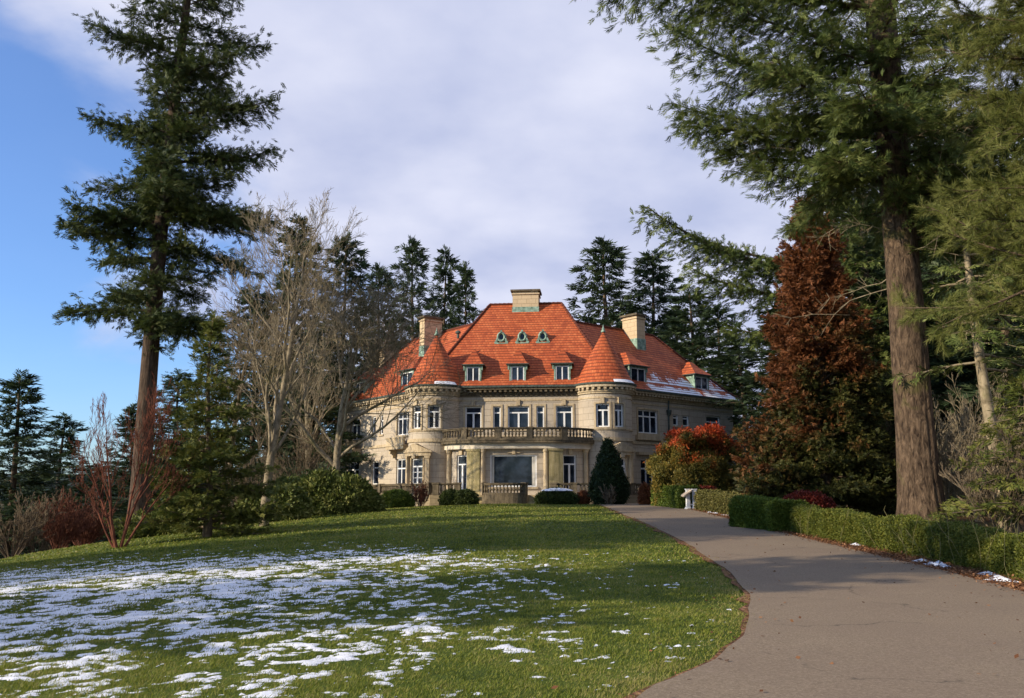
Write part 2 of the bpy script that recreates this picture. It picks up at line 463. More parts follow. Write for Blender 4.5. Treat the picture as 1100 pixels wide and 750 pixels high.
def conifer_data(seed, H, base, radius, nb, trunk_r, spray=0.4, K=8, step=0.35, droop=0.25, rise=0.25, lean=(0, 0),
                 blen=0.42, hang=0.15, wobble=0.35, extra=None, tpow=0.8, top_trim=1.0, gaps=0.0, flat=0.35, wid=0.10, inner=0.12, branch_r=0.02, sub_step=None, vol=1, volr=.12, lowcut=None, upj=.9):
    """returns wood (V,F) and crown (V,F,rnd)"""
    rs = np.random.RandomState(seed)
    nz = 40; t = np.linspace(0, 1, nz)
    cx = lean[0] * t ** 1.1 * H + 0.12 * np.sin(t * 5 + seed) ; cy = lean[1] * t * H + 0.12 * np.cos(t * 4 + seed)
    cx -= cx[0]; cy -= cy[0]
    TP = np.stack([cx, cy, t * H], 1)
    TR = trunk_r * ((1 - t) ** tpow) + 0.02; TR += trunk_r * 0.45 * np.exp(-t * H / 0.8)
    TP[0, 2] = -0.8
    wood = [tube(TP, TR, 14, 0.012, seed)]
    segs = []; sp_pos = []; sp_dir = []; sp_up = []; sp_s = []
    def trunk_at(h): return np.array([np.interp(h, TP[:, 2], TP[:, 0]), np.interp(h, TP[:, 2], TP[:, 1]), h])
    blist = []
    for i in range(nb):
        u = (i + rs.uniform(0, 1)) / nb
        u = u ** 0.9
        h = base + (H * 0.985 - base) * u
        az = i * 2.39996 + rs.uniform(-.5, .5)
        L = radius(u) * rs.uniform(0.72, 1.12)
        if rs.uniform() < gaps: L *= rs.uniform(0.2, 0.5)
        pit = rise * (0.3 + 1.3 * u) + rs.uniform(-.12, .12)
        blist.append((h, az, L, pit, droop * rs.uniform(.6, 1.4)))
    if extra:
        blist += extra
    for (h, az, L, pit, dr) in blist:
        if lowcut and h < lowcut[0] and abs((az - lowcut[1] + math.pi) % (2 * math.pi) - math.pi) < lowcut[2]: L *= lowcut[3]
        if L < 0.15: continue
        n = max(5, int(L / 0.5)); s = np.linspace(0, 1, n)
        bend = rs.uniform(-.25, .25)
        a2 = az + bend * s
        hd = np.stack([np.cos(a2), np.sin(a2)], 1)
        p0 = trunk_at(h)
        z = L * (pit * s - dr * s ** 2 + 0.10 * s ** 4 * 1.5) + wobble * 0.12 * np.sin(s * 7 + rs.uniform(0, 6)) * s
        P = np.stack([p0[0] + hd[:, 0] * L * s * 0.97, p0[1] + hd[:, 1] * L * s * 0.97, p0[2] + z], 1)
        br = max(branch_r * L, 0.012) * (1 - s * 0.85)
        for q in range(n - 1): segs.append((P[q], P[q + 1], br[q], br[q + 1]))
        # side shoots
        st = sub_step or step
        m = max(3, int(L / st)); ss = inner + (1 - inner) * (np.arange(m) + rs.uniform(0, 1, m)) / m
        for si in ss:
            q = np.array([np.interp(si, s, P[:, 0]), np.interp(si, s, P[:, 1]), np.interp(si, s, P[:, 2])])
            ax = az + bend * si; env = (1.08 - si) ** 0.6 * min(1, 0.35 + si * 1.6)
            for side in (-1, 1):
                l = L * blen * env * rs.uniform(0.55, 1.2)
                l = min(l, 2.2)
                if l < spray * 0.4: l = spray * 0.4
                aa = ax + side * rs.uniform(0.65, 1.15)
                dv = np.array([math.cos(aa), math.sin(aa), rs.uniform(-.15, .25) - hang]); dv /= np.linalg.norm(dv)
                if l > 0.6: segs.append((q, q + dv * l * 0.8, 0.012, 0.005))
                k = max(1, int(l / (spray * 0.55)))
                for e in range(k):
                    f = (e + rs.uniform(0.1, .9)) / k
                    sp_pos.append(q + dv * l * f + rs.normal(0, .03, 3) - np.array([0, 0, hang * f * f * l * .6]))
                    w = dv + rs.normal(0, .38, 3); w[2] -= hang * f
                    sp_dir.append(w); sp_up.append((rs.normal(0, upj), rs.normal(0, upj), 1)); sp_s.append(spray * rs.uniform(.65, 1.25))
                    for x_ in range(vol - 1):
                        sp_pos.append(sp_pos[-1] + rs.normal(0, volr, 3) + np.array([0, 0, volr * .4])); w2 = dv + rs.normal(0, .6, 3); w2[2] += .15
                        sp_dir.append(w2); sp_up.append((rs.normal(0, 1.3), rs.normal(0, 1.3), 1)); sp_s.append(spray * rs.uniform(.6, 1.1))
        # shoots along the limb itself, and its tip
        for si in np.concatenate([ss, [1.0, .97, .94]]):
            q = np.array([np.interp(si, s, P[:, 0]), np.interp(si, s, P[:, 1]), np.interp(si, s, P[:, 2])])
            w = np.array([math.cos(az + bend), math.sin(az + bend), pit - 2 * dr * si + .25]) + rs.normal(0, .4, 3)
            sp_pos.append(q); sp_dir.append(w); sp_up.append((rs.normal(0, .5), rs.normal(0, .5), 1)); sp_s.append(spray * rs.uniform(.7, 1.2))
    # leader
    for f in np.linspace(0.9, 1.0, 10):
        q = trunk_at(H * f)
        for e in range(3):
            a = rs.uniform(0, 6.28)
            sp_pos.append(q); sp_dir.append((math.cos(a) * .7, math.sin(a) * .7, .9)); sp_up.append((rs.normal(), rs.normal(), .3)); sp_s.append(spray * .8)
    S = segs
    wood.append(prisms([a[0] for a in S], [a[1] for a in S], [a[2] for a in S], [a[3] for a in S], 4 if spray < .45 else 3))
    tmpl = [spray_template(K, seed * 7 + j, wid=wid, flat=flat) for j in range(5)]
    crown = instance(tmpl, np.array(sp_pos), np.array(sp_dir, float), np.array(sp_up, float), np.array(sp_s), rs)
    return merge(wood), crown


def make_tree(name, loc, wood, crown, wmat, cmat, label, cat, group=None, rz=0):
    r = empty(name, loc, rz, label, cat, group)
    link_mesh('trunk', wood[0], [wood[1]], wmat, r, smooth=True)
    if crown is not None:
        link_mesh('crown', crown[0], [crown[1]], cmat, r, rnd=crown[2])
    return r


def bare_data(seed, H, trunk_r, levels=4, kids=(9, 6, 5, 4), spread=0.75, up=0.25, first=0.25, ratio=0.52, lean=(0, 0), fork=None, wob=0.16, rmin=0.006, lfac=None, sides=3):
    rs = np.random.RandomState(seed); segs = []
    main = []
    def grow(p, d, L, r, lev):
        n = max(3, 7 - lev); pts = [p]; rr = [r]
        dd = d.copy()
        for i in range(n):
            dd = dd + rs.normal(0, wob * (1 if lev else .35), 3); dd[2] += up * (0.35 if lev else 0.0) * 0.4
            dd /= np.linalg.norm(dd)
            pts.append(pts[-1] + dd * L / n)
            rr.append(r * (1 - (i + 1) / n * (0.78 if lev < levels else .9)))
        for i in range(n):
            segs.append((pts[i], pts[i + 1], max(rr[i], rmin), max(rr[i + 1], rmin * .7), lev))
        if lev >= levels: return
        nk = kids[min(lev, len(kids) - 1)]
        for k in range(nk):
            f = first + (1 - first) * (k + rs.uniform(0, 1)) / nk if lev == 0 else 0.2 + 0.8 * (k + rs.uniform(0, 1)) / nk
            x = f * n; i = min(int(x), n - 1); q = pts[i] + (pts[i + 1] - pts[i]) * (x - i)
            axis = unit(pts[i + 1] - pts[i])
            perp = unit(np.cross(axis, rs.normal(size=3)))
            ang = spread * rs.uniform(.6, 1.15)
            nd = axis * math.cos(ang) + perp * math.sin(ang); nd[2] += up; nd = unit(nd)
            rl = rr[i] * rs.uniform(.34, .58)
            ll = L * ratio * (1.15 - .55 * f) * rs.uniform(.7, 1.25)
            grow(q, nd, ll, rl, lev + 1)
    d0 = np.array([lean[0], lean[1], 1.0]); d0 /= np.linalg.norm(d0)
    if fork:
        for (dx, dy, l, r) in fork:
            grow(np.array([0, 0, -0.2]) + np.array([dx, dy, 0]) * .12, unit(np.array([dx, dy, 1.0])), l, r, 0)
    else:
        grow(np.array([0, 0, -0.8]), d0, H, trunk_r, 0)
    parts = []
    big = [s for s in segs if s[4] <= 1]; small = [s for s in segs if s[4] > 1]
    if big: parts.append(prisms([s[0] for s in big], [s[1] for s in big], [s[2] for s in big], [s[3] for s in big], 8))
    if small: parts.append(prisms([s[0] for s in small], [s[1] for s in small], [s[2] for s in small], [s[3] for s in small], sides))
    return merge(parts)


def bush_data(seed, lumps, n, leaf=0.09, K=4, wide=0.5, drop=0.0):
    """leaf clusters over a group of ellipsoid lumps [(cx,cy,cz,rx,ry,rz)], with solid cores behind them"""
    rs = np.random.RandomState(seed)
    L = np.array(lumps, float); area = L[:, 3] * L[:, 5] + L[:, 4] * L[:, 5]
    pick = rs.choice(len(L), n, p=area / area.sum())
    d = unit(rs.normal(size=(n, 3))); C = L[pick, :3]; R = L[pick, 3:]
    ph = rs.uniform(0, 6.28, 6)
    depth = 1 - np.abs(rs.normal(0, .09, n)) + 0.07 * np.sin(d[:, 0] * 9 + ph[0]) * np.sin(d[:, 1] * 8 + ph[1]) * np.sin(d[:, 2] * 9 + ph[2]) * 2
    P = C + d * R * depth[:, None]
    inside = np.zeros(n, bool)
    for l in L:
        q = (P - l[:3]) / l[3:]; inside |= (q * q).sum(1) < 0.62
    inside |= P[:, 2] < 0.0
    P = P[~inside]; d = d[~inside]
    dirv = d + rs.normal(0, .55, P.shape) + np.array([0, 0, .2 - drop])
    up = rs.normal(0, 1, P.shape) + np.array([0, 0, .5])
    crown = instance([leaf_template(K, seed * 3 + j, 1.0, wide) for j in range(5)], P, dirv, up, leaf * rs.uniform(.7, 1.3, len(P)), rs)
    cores = []
    for l in L:
        th = np.linspace(0.0, math.pi, 9); pr = 0.86
        V = [];
        for a in th:
            for b in range(14):
                w = 1 + .05 * math.sin(3 * b * .449 + a * 4)
                V.append((l[0] + l[3] * pr * math.sin(a) * math.cos(b * 2 * math.pi / 14) * w, l[1] + l[4] * pr * math.sin(a) * math.sin(b * 2 * math.pi / 14) * w, l[2] + l[5] * pr * math.cos(a)))
        F = []
        for i in range(8):
            for j in range(14): F.append((i * 14 + j, i * 14 + (j + 1) % 14, (i + 1) * 14 + (j + 1) % 14, (i + 1) * 14 + j))
        cores.append((np.array(V), np.array(F)))
    return crown, merge(cores)


def make_bush(name, loc, crown, core, cmat, label, cat, group=None, stems=None, smat=None):
    V, F, rnd = crown; cv, cf = core
    if V is not None and F.shape[1] == 4:
        Fa = np.concatenate([F, cf + len(V)]); rn = np.concatenate([rnd, np.full(len(cf), .15)])
        V = np.concatenate([V, cv])
    r = empty(name, loc, 0, label, cat, group)
    link_mesh('foliage', V, [Fa], cmat, r, rnd=rn)
    if stems is not None: link_mesh('stem', stems[0], [stems[1]], smat, r)
    return r


def hedge_data(seed, line, w, h, n, leaf=0.05, K=4, wide=0.6, round_=0.12):
    """line: list of (x,y) centres; leaves over top and sides plus a solid core; z follows the terrain"""
    rs = np.random.RandomState(seed); L = np.array(line, float)
    seg = np.linalg.norm(np.diff(L, axis=0), axis=1); cum = np.concatenate([[0], np.cumsum(seg)]); tot = cum[-1]
    def pt(s):
        x = np.interp(s, cum, L[:, 0]); y = np.interp(s, cum, L[:, 1])
        e = 0.05; dx = np.interp(np.clip(s + e, 0, tot), cum, L[:, 0]) - np.interp(np.clip(s - e, 0, tot), cum, L[:, 0])
        dy = np.interp(np.clip(s + e, 0, tot), cum, L[:, 1]) - np.interp(np.clip(s - e, 0, tot), cum, L[:, 1])
        n_ = np.hypot(dx, dy); return x, y, -dy / n_, dx / n_
    per = 2 * h + w; q = rs.uniform(0, per, n); s = rs.uniform(0, tot, n)
    ends = rs.uniform(size=n) < (2 * w * h) / (2 * w * h + per * tot)
    off = np.where(q < h, -w / 2, np.where(q < 2 * h, w / 2, (q - 2 * h) - w / 2))
    z = np.where(q < h, q, np.where(q < 2 * h, q - h, h))
    s = np.where(ends, np.where(rs.uniform(size=n) < .5, 0, tot), s)
    off = np.where(ends, rs.uniform(-w / 2, w / 2, n), off); z = np.where(ends, rs.uniform(0, h, n), z)
    # rounded shoulder and unclipped wobble
    fr = np.maximum(0, (z - (h - round_ * 1.5)) / (round_ * 1.5)); off = off * (1 - 0.18 * fr ** 2 * (np.abs(off) > w * .35))
    x, y, nx, ny = pt(s)
    wob = 0.05 * np.sin(s * 2.1 + seed) + .04 * np.sin(s * 5.3 + 1) + rs.normal(0, .025, n)
    zz = z + np.where(z > h * .9, wob + 0.03 * np.sin(s * 1.1), 0)
    off = off + np.sign(off) * np.where(z < h * .95, wob * .8, 0)
    P = np.stack([x + nx * off, y + ny * off, tz(x, y) + zz], 1)
    out = np.stack([nx * np.sign(off) * (z < h * .97), ny * np.sign(off) * (z < h * .97), .3 + 1.0 * (z >= h * .97)], 1)
    dirv = out + rs.normal(0, .6, P.shape); up = rs.normal(0, 1, P.shape)
    V, F, rnd = instance([leaf_template(K, seed * 3 + j, 1.0, wide) for j in range(5)], P, dirv, up, leaf * rs.uniform(.7, 1.4, n), rs)
    m = max(2, int(tot / .5)); ss = np.linspace(0.05, tot - .05, m); x, y, nx, ny = pt(ss)
    g = tz(x, y); c = w / 2 - .06
    ring = [(-c, -.1), (-c, h - .14), (-c * .8, h - .06), (c * .8, h - .06), (c, h - .14), (c, -.1)]
    CV = np.concatenate([np.stack([x + nx * a, y + ny * a, g + b], 1)[:, None] for a, b in ring], 1).reshape(-1, 3)
    CF = []
    for i in range(m - 1):
        for j in range(5): CF.append((i * 6 + j, i * 6 + j + 1, (i + 1) * 6 + j + 1, (i + 1) * 6 + j))
    for b in (0, (m - 1) * 6): CF += [(b, b + 1, b + 4, b + 5), (b + 1, b + 2, b + 3, b + 4)]
    CF = np.array(CF) + len(V)
    return np.concatenate([V, CV]), np.concatenate([F, CF]), np.concatenate([rnd, np.full(len(CF), .15)])

# ---------------------------------------------------------------- ground, lawn, driveway
def ground_material():
    t = NT('forest_floor'); o = t.pos()
    a = t.noise(0.9, 6, 0.6, o); b = t.noise(14, 5, 0.7, o); c = t.noise(0.12, 3, 0.5, o)
    col = t.ramp(t.math('ADD', t.math('MULTIPLY', a, .5), t.math('MULTIPLY', b, .5)), [(0.3, (0.030, 0.020, 0.011)), (0.5, (0.085, 0.050, 0.026)), (0.7, (0.16, 0.095, 0.05))])
    col = t.mix(t.maprange(c, 0.45, 0.6), col, t.ramp(b, [(0.3, (0.03, 0.045, 0.012)), (0.7, (0.075, 0.09, 0.028))]))
    t.princ(col, 0.95, t.bump(b, 0.8, 0.05), spec=0.1); return t.m


def lawn_material():
    t = NT('lawn_grass'); o = t.pos()
    a = t.noise(0.35, 5, 0.6, o); b = t.noise(28, 4, 0.7, o); c = t.noise(2.4, 4, 0.6, o)
    f = t.math('ADD', t.math('MULTIPLY', a, .5), t.math('ADD', t.math('MULTIPLY', b, .3), t.math('MULTIPLY', c, .25)))
    col = t.ramp(f, [(0.34, (0.030, 0.046, 0.007)), (0.50, (0.062, 0.090, 0.010)), (0.62, (0.105, 0.130, 0.018)), (0.75, (0.14, 0.14, 0.035))])
    t.princ(col, 0.9, t.bump(b, 0.9, 0.04), spec=0.15); return t.m


def asphalt_material():
    t = NT('driveway_asphalt'); o = t.pos()
    a = t.noise(0.5, 4, 0.6, o); b = t.noise(42, 5, 0.85, o); c = t.noise(6, 5, 0.6, o)
    v = t.N('ShaderNodeTexVoronoi'); v.inputs['Scale'].default_value = 85; t.l.new(o, v.inputs['Vector'])
    col = t.ramp(b, [(0.3, (0.10, 0.074, 0.046)), (0.5, (0.220, 0.165, 0.108)), (0.7, (0.38, 0.30, 0.205))])
    col = t.mix(t.maprange(a, .35, .7, 0, .35), col, (0.15, 0.105, 0.078))
    col = t.mix(t.maprange(c, .58, .75, 0, .3), col, (0.27, 0.20, 0.15))
    col = t.mix(t.maprange(v.outputs['Distance'], 0.0, 0.22, .55, 0.0), col, (0.40, 0.33, 0.26))
    # long thin cracks and seams
    w = t.N('ShaderNodeTexVoronoi', feature='DISTANCE_TO_EDGE'); w.inputs['Scale'].default_value = 0.33
    wv = t.N('ShaderNodeVectorMath', operation='ADD'); t.l.new(o, wv.inputs[0])
    nn = t.N('ShaderNodeTexNoise'); nn.inputs['Scale'].default_value = 1.2; nn.inputs['Detail'].default_value = 5; t.l.new(o, nn.inputs['Vector'])
    t.l.new(nn.outputs['Color'], wv.inputs[1]); t.l.new(wv.outputs[0], w.inputs['Vector'])
    cr = t.math('MULTIPLY', t.maprange(w.outputs['Distance'], 0.0, 0.008, .7, 0.0), t.maprange(a, .5, .56))
    col = t.mix(cr, col, (0.05, 0.04, 0.03))
    t.princ(col, 0.88, t.bump(b, 0.6, 0.01), spec=0.25); return t.m


def snow_material(name='snow'):
    t = NT(name); o = t.pos(); b = t.noise(45, 4, 0.7, o); a = t.noise(5, 3, 0.6, o)
    col = t.ramp(a, [(0.3, (0.66, 0.68, 0.72)), (0.7, (0.86, 0.87, 0.90))])
    p = t.princ(col, 0.7, t.bump(b, 0.6, 0.02), spec=0.3)
    return t.m


M['ground'] = ground_material(); M['lawn'] = lawn_material(); M['asphalt'] = asphalt_material(); M['snow'] = snow_material()


def sheet(name, xs, ys, dz, mat, keep=None, kind='structure'):
    X, Y = np.meshgrid(xs, ys, indexing='ij'); Z = tz(X, Y) + dz
    V = np.stack([X, Y, Z], -1).reshape(-1, 3); ny = len(ys)
    i, j = np.meshgrid(np.arange(len(xs) - 1), np.arange(ny - 1), indexing='ij')
    F = np.stack([i * ny + j, (i + 1) * ny + j, (i + 1) * ny + j + 1, i * ny + j + 1], -1).reshape(-1, 4)
    if keep is not None:
        cxx = X[:-1, :-1].ravel() + .5 * (xs[1] - xs[0]); cyy = Y[:-1, :-1].ravel() + .5 * (ys[1] - ys[0])
        F = F[keep(cxx, cyy)]
    o = link_mesh(name, V, [F], mat, smooth=True); o['kind'] = kind; return o


gx = np.concatenate([np.linspace(-3000, -100, 18)[:-1], np.linspace(-100, 100, 201), np.linspace(100, 3000, 18)[1:]])
gy = np.concatenate([np.linspace(-400, -20, 8)[:-1], np.linspace(-20, 130, 151), np.linspace(130, 4000, 20)[1:]])
sheet('ground', gx, gy, -0.06, M['ground'])

# driveway outline, read off where its edges cross the terrain
LE = [gp(*p) for p in [(640, 542), (662, 550), (700, 566), (735, 584), (762, 602), (785, 619), (801, 638), (807, 655), (804, 674), (788, 694), (760, 713), (725, 731), (690, 749)]]
LE += [(0.2, 5.0), (-0.9, 3.0), (-1.9, 0.5), (-2.4, -3), (-2.6, -8)]
RE = [gp(*p) for p in [(728, 545), (752, 550), (790, 560), (835, 572), (880, 583), (930, 595), (1000, 612), (1060, 627), (1099, 638)]]
RE += [(7.9, 12.0), (7.0, 9.0), (6.2, 6.0), (5.2, 2), (4.4, -2), (4.0, -8)]


def resample(P, n, smooth=True):
    P = np.array(P, float)
    if smooth:                              # Catmull-Rom
        Q = []
        E = np.vstack([2 * P[0] - P[1], P, 2 * P[-1] - P[-2]])
        for i in range(1, len(E) - 2):
            for t in np.linspace(0, 1, 12, endpoint=False):
                a, b, c, d = E[i - 1:i + 3]
                Q.append(.5 * (2 * b + (c - a) * t + (2 * a - 5 * b + 4 * c - d) * t * t + (3 * b - a - 3 * c + d) * t ** 3))
        P = np.array(Q + [P[-1]])
    s = np.concatenate([[0], np.cumsum(np.linalg.norm(np.diff(P, axis=0), axis=1))])
    q = np.linspace(0, s[-1], n)
    return np.stack([np.interp(q, s, P[:, 0]), np.interp(q, s, P[:, 1])], 1)


LE2 = resample(LE, 240); RE2 = resample(RE, 240)
rs0 = np.random.RandomState(5)
wig = np.interp(np.arange(240), np.arange(0, 240, 3), rs0.normal(0, .035, 80))
LE2w = LE2 + np.stack([wig, wig * .3], 1); RE2w = RE2 + np.stack([np.roll(wig, 9), wig * .2], 1)


def strip(name, A, B, nx, dz, mat, skirt=0.0):
    n = len(A); T = np.linspace(0, 1, nx + 1)
    XY = A[:, None] * (1 - T)[None, :, None] + B[:, None] * T[None, :, None]
    d = np.full(nx + 1, dz); 
    Z = tz(XY[..., 0], XY[..., 1]) + d[None]
    if skirt: Z[:, 0] -= skirt; Z[:, -1] -= skirt
    V = np.concatenate([XY, Z[..., None]], -1).reshape(-1, 3); m = nx + 1
    i, j = np.meshgrid(np.arange(n - 1), np.arange(nx), indexing='ij')
    F = np.stack([i * m + j, i * m + j + 1, (i + 1) * m + j + 1, (i + 1) * m + j], -1).reshape(-1, 4)[:, ::-1]
    o = link_mesh(name, V, [F], mat, smooth=True); o['kind'] = 'structure'; return o


strip('driveway', LE2w, RE2w, 16, 0.035, M['asphalt'], 0.0)
ew = np.interp(np.arange(240), np.arange(0, 240, 2), np.abs(rs0.normal(0, .10, 120)))[:, None] * np.array([[1, .2]])
strip('soil_edge', LE2w - ew - np.array([.02, 0]), LE2w + np.array([.06, .0]), 3, 0.022, None)
# forecourt at the top of the driveway, in front of the right wing
fc = [(LE2w[0][0] - .2, LE2w[0][1] - .2), (RE2w[0][0] + .2, RE2w[0][1] - .3), (14.5, 58.5), (16.5, 62.0), (11.0, 57.5), (6.8, 56.6), (4.2, 55.8)]
NA = resample([(LE2w[0][0] - .15, LE2w[0][1] - .4), (4.9, 55.0), (6.0, 56.0), (8.5, 57.4), (12.0, 60.5), (15.0, 63.5)], 40)
NB = resample([(RE2w[0][0] + .1, RE2w[0][1] - .4), (11.2, 54.0), (12.4, 55.5), (14.0, 57.5), (16.5, 60.5), (18.5, 63.0)], 40)
strip('forecourt', NA, NB, 10, 0.028, M['asphalt'])

# lawn: everything left of the driveway's left edge
LP = LE2[LE2[:, 1] > -8]; LPs = LP[np.argsort(LP[:, 1])]


def lawn_right(y): return np.interp(y, LPs[:, 1], LPs[:, 0])


def lawn_left(y): return -17.5 - 10 * np.clip((32 - y) / 20, 0, 3) + 0.5 * np.sin(y * .7)


lx = np.arange(-60, 12.01, .4); ly = np.arange(-8, 56.01, .4)
sheet('lawn', lx, ly, 0.0, M['lawn'], keep=lambda x, y: (x < np.where(y > 48, np.maximum(lawn_right(y), 3.8), lawn_right(y)) + 0.5) & (x > lawn_left(y)) & ~((y > 52.5) & (x > 2.5)))


# smooth value noise for scattering
def vnoise(x, y, seed, f):
    x = np.asarray(x) * f; y = np.asarray(y) * f
    xi = np.floor(x).astype(np.int64); yi = np.floor(y).astype(np.int64); fx = x - xi; fy = y - yi
    def h(a, b):
        v = (a * 374761393 + b * 668265263 + seed * 974634777) & 0xffffffff
        v = ((v ^ (v >> 13)) * 1274126177) & 0xffffffff
        return ((v ^ (v >> 16)) & 0xffff) / 65535.0
    u = fx * fx * (3 - 2 * fx); w = fy * fy * (3 - 2 * fy)
    return (h(xi, yi) * (1 - u) + h(xi + 1, yi) * u) * (1 - w) + (h(xi, yi + 1) * (1 - u) + h(xi + 1, yi + 1) * u) * w


def fbm(x, y, seed, f, o=4, g=.55):
    s = 0; a = 1; t = 0
    for i in range(o):
        s = s + a * vnoise(x, y, seed + i * 17, f); t += a; a *= g; f *= 2.07
    return s / t


def snow_depth(x, y):
    """thickness of the thawing snow left on the lawn, negative where bare"""
    c, s = math.cos(.85), math.sin(.85)
    u = (x * c + y * s); v = (-x * s + y * c)
    n = fbm(u * .85, v, 3, 3.3, 5, .86)
    big = fbm(x, y, 41, .16, 2)
    # left part keeps most; centre and right thin out; nothing beyond 24 m
    d = 0.27 * sm((-x - 0.2) / 7) - 0.36 * sm((x + 2.0) / 4.5) - .10 * sm((10.5 - y) / 3) - 0.55 * sm((y - 19.5) / 6) - .12 * sm((7.5 - y) / 2) * sm((x + 2) / 2)
    d = d - 0.30 * sm((-x - 13) / 6) * 0
    return n + .26 * (big - .5) + d * .42 - .556


sx = np.arange(-17, 4.6, .042)
sy = 5.0 + 21 * (np.linspace(0, 1, 430) ** 1.25)
SX, SY = np.meshgrid(sx, sy, indexing='ij'); D = snow_depth(SX, SY)
D = D + (fbm(SX, SY, 77, 11.0, 2) - .5) * .17
Hh = np.clip(D * .18, -.02, .014) + .010 * (fbm(SX, SY, 9, 6, 3) - .5) * (D > 0)
SZ = tz(SX, SY) + Hh
keepv = D > -.03
i, j = np.meshgrid(np.arange(len(sx) - 1), np.arange(len(sy) - 1), indexing='ij'); nyy = len(sy)
kq = keepv[:-1, :-1] | keepv[1:, :-1] | keepv[1:, 1:] | keepv[:-1, 1:]
inlawn = (SX[:-1, :-1] < lawn_right(SY[:-1, :-1]) - .3) & (SX[:-1, :-1] > -.66 * SY[:-1, :-1])
F = np.stack([i * nyy + j, (i + 1) * nyy + j, (i + 1) * nyy + j + 1, i * nyy + j + 1], -1)[kq & inlawn]
used = np.unique(F); remap = np.full(SX.size, -1); remap[used] = np.arange(len(used))
SV = np.stack([SX, SY, SZ], -1).reshape(-1, 3)[used]
o = link_mesh('snow', SV, [remap[F]], M['snow'], smooth=True)
tag(o, 'thin patches of melting white snow scattered over the green lawn', 'snow', kind='stuff')

# grass blades over the lawn, finer and denser close to the camera
def grass():
    rs = np.random.RandomState(11)
    t = NT('grass_blades'); a = t.N('ShaderNodeAttribute', attribute_name='rnd'); ps = t.pos()
    f = t.math('ADD', t.math('MULTIPLY', a.outputs['Fac'], .5), t.math('ADD', t.math('MULTIPLY', t.noise(.35, 4, .65, ps), .75), t.math('MULTIPLY', t.noise(2.4, 3, .6, ps), .45)))
    f = t.math('SUBTRACT', f, .22)
    col = t.ramp(f, [(0.30, (0.040, 0.065, 0.008)), (0.52, (0.13, 0.168, 0.014)), (0.74, (0.22, 0.235, 0.028)), (0.92, (0.31, 0.26, 0.09))])
    p = t.princ(col, .55, spec=.3); tr = t.N('ShaderNodeBsdfTranslucent'); t.l.new(col, tr.inputs[0])
    m = t.N('ShaderNodeMixShader'); m.inputs[0].default_value = .35; t.l.new(p.outputs[0], m.inputs[1]); t.l.new(tr.outputs[0], m.inputs[2]); t.l.new(m.outputs[0], t.out.inputs[0])
    P = []
    for (y0, y1, dens, hh, ww) in ((5.5, 9, 3200, .034, .0045), (9, 13, 1700, .035, .0065), (13, 19, 800, .038, .010), (19, 28, 300, .044, .017), (28, 54, 80, .05, .03)):
        n = int((y1 - y0) * (y1 * 1.22) * dens)
        x = rs.uniform(-.61 * y1, .5 * y1, n); y = rs.uniform(y0, y1, n)
        ok = (x < lawn_right(y) + .10 + rs.normal(0, .07, n) + .12 * (vnoise(x, y, 61, 1.7) - .5)) & (x > -.64 * y - .5) & (x > lawn_left(y)) & ~((y > 52) & (x > 3))
        x = x[ok]; y = y[ok]
        cl = fbm(x, y, 5, 3.2, 3); sd = snow_depth(x, y) if y0 < 25 else np.full(len(x), -1)
        ok = (sd < .006 + np.abs(rs.normal(0, .07, len(x)))) & (rs.uniform(0, 1, len(x)) < .35 + 1.1 * cl)
        x = x[ok]; y = y[ok]; cl = cl[ok]; k = len(x)
        h = hh * (0.35 + 1.1 * cl) * rs.uniform(.5, 1.3, k); a = rs.uniform(0, 6.28, k); w = ww * rs.uniform(.6, 1.3, k)
        z = tz(x, y) - .004
        lean = rs.normal(0, .55, (k, 2)) * h[:, None] + np.array([.012, .006])
        A = np.stack([x - np.cos(a) * w, y - np.sin(a) * w, z], 1); B = np.stack([x + np.cos(a) * w, y + np.sin(a) * w, z], 1)
        C = np.stack([x + lean[:, 0], y + lean[:, 1], z + h], 1)
        P.append(np.stack([A, B, C], 1))
    V = np.concatenate(P); r = rs.uniform(0, 1, len(V))
    # drier, browner grass along the edge of the driveway
    cxx = V[:, 0, 0]; e = np.abs(lawn_right(V[:, 0, 1]) - cxx); r = np.where((e < .55) & (rs.uniform(0, 1, len(V)) < .6 - e * .8), r * .3 + .85, r)
    o = link_mesh('grass', V.reshape(-1, 3), [np.arange(len(V) * 3).reshape(-1, 3)], t.m, rnd=r)
    tag(o, 'short green grass blades covering the sloping lawn', 'grass', kind='stuff')


grass()

# leaf litter bed between the driveway and the hedges
RB = resample([p for p in RE[:-3]], 200)
nrm = np.gradient(RB, axis=0); nrm = np.stack([-nrm[:, 1], nrm[:, 0]], 1); nrm = unit(nrm)
if nrm[100, 0] < 0: nrm = -nrm
strip('leaf_litter_bed', RB - nrm * .12, RB + nrm * 3.2, 12, 0.012, None)
bed = bpy.data.objects['leaf_litter_bed']
t = NT('leaf_litter'); o_ = t.pos(); v = t.N('ShaderNodeTexVoronoi'); v.inputs['Scale'].default_value = 16; t.l.new(o_, v.inputs['Vector'])
sc = t.N('ShaderNodeSeparateXYZ'); t.l.new(v.outputs['Color'], sc.inputs[0])
col = t.ramp(sc.outputs[0], [(0.0, (0.05, 0.022, 0.010)), (.4, (0.12, 0.050, 0.022)), (.8, (0.22, 0.10, 0.045)), (1, (0.30, 0.17, 0.09))])
t.princ(col, .85, t.bump(v.outputs['Distance'], .8, .03), spec=.2); bed.data.materials.append(t.m); M['litter'] = t.m
bpy.data.objects['soil_edge'].data.materials.append(t.m)


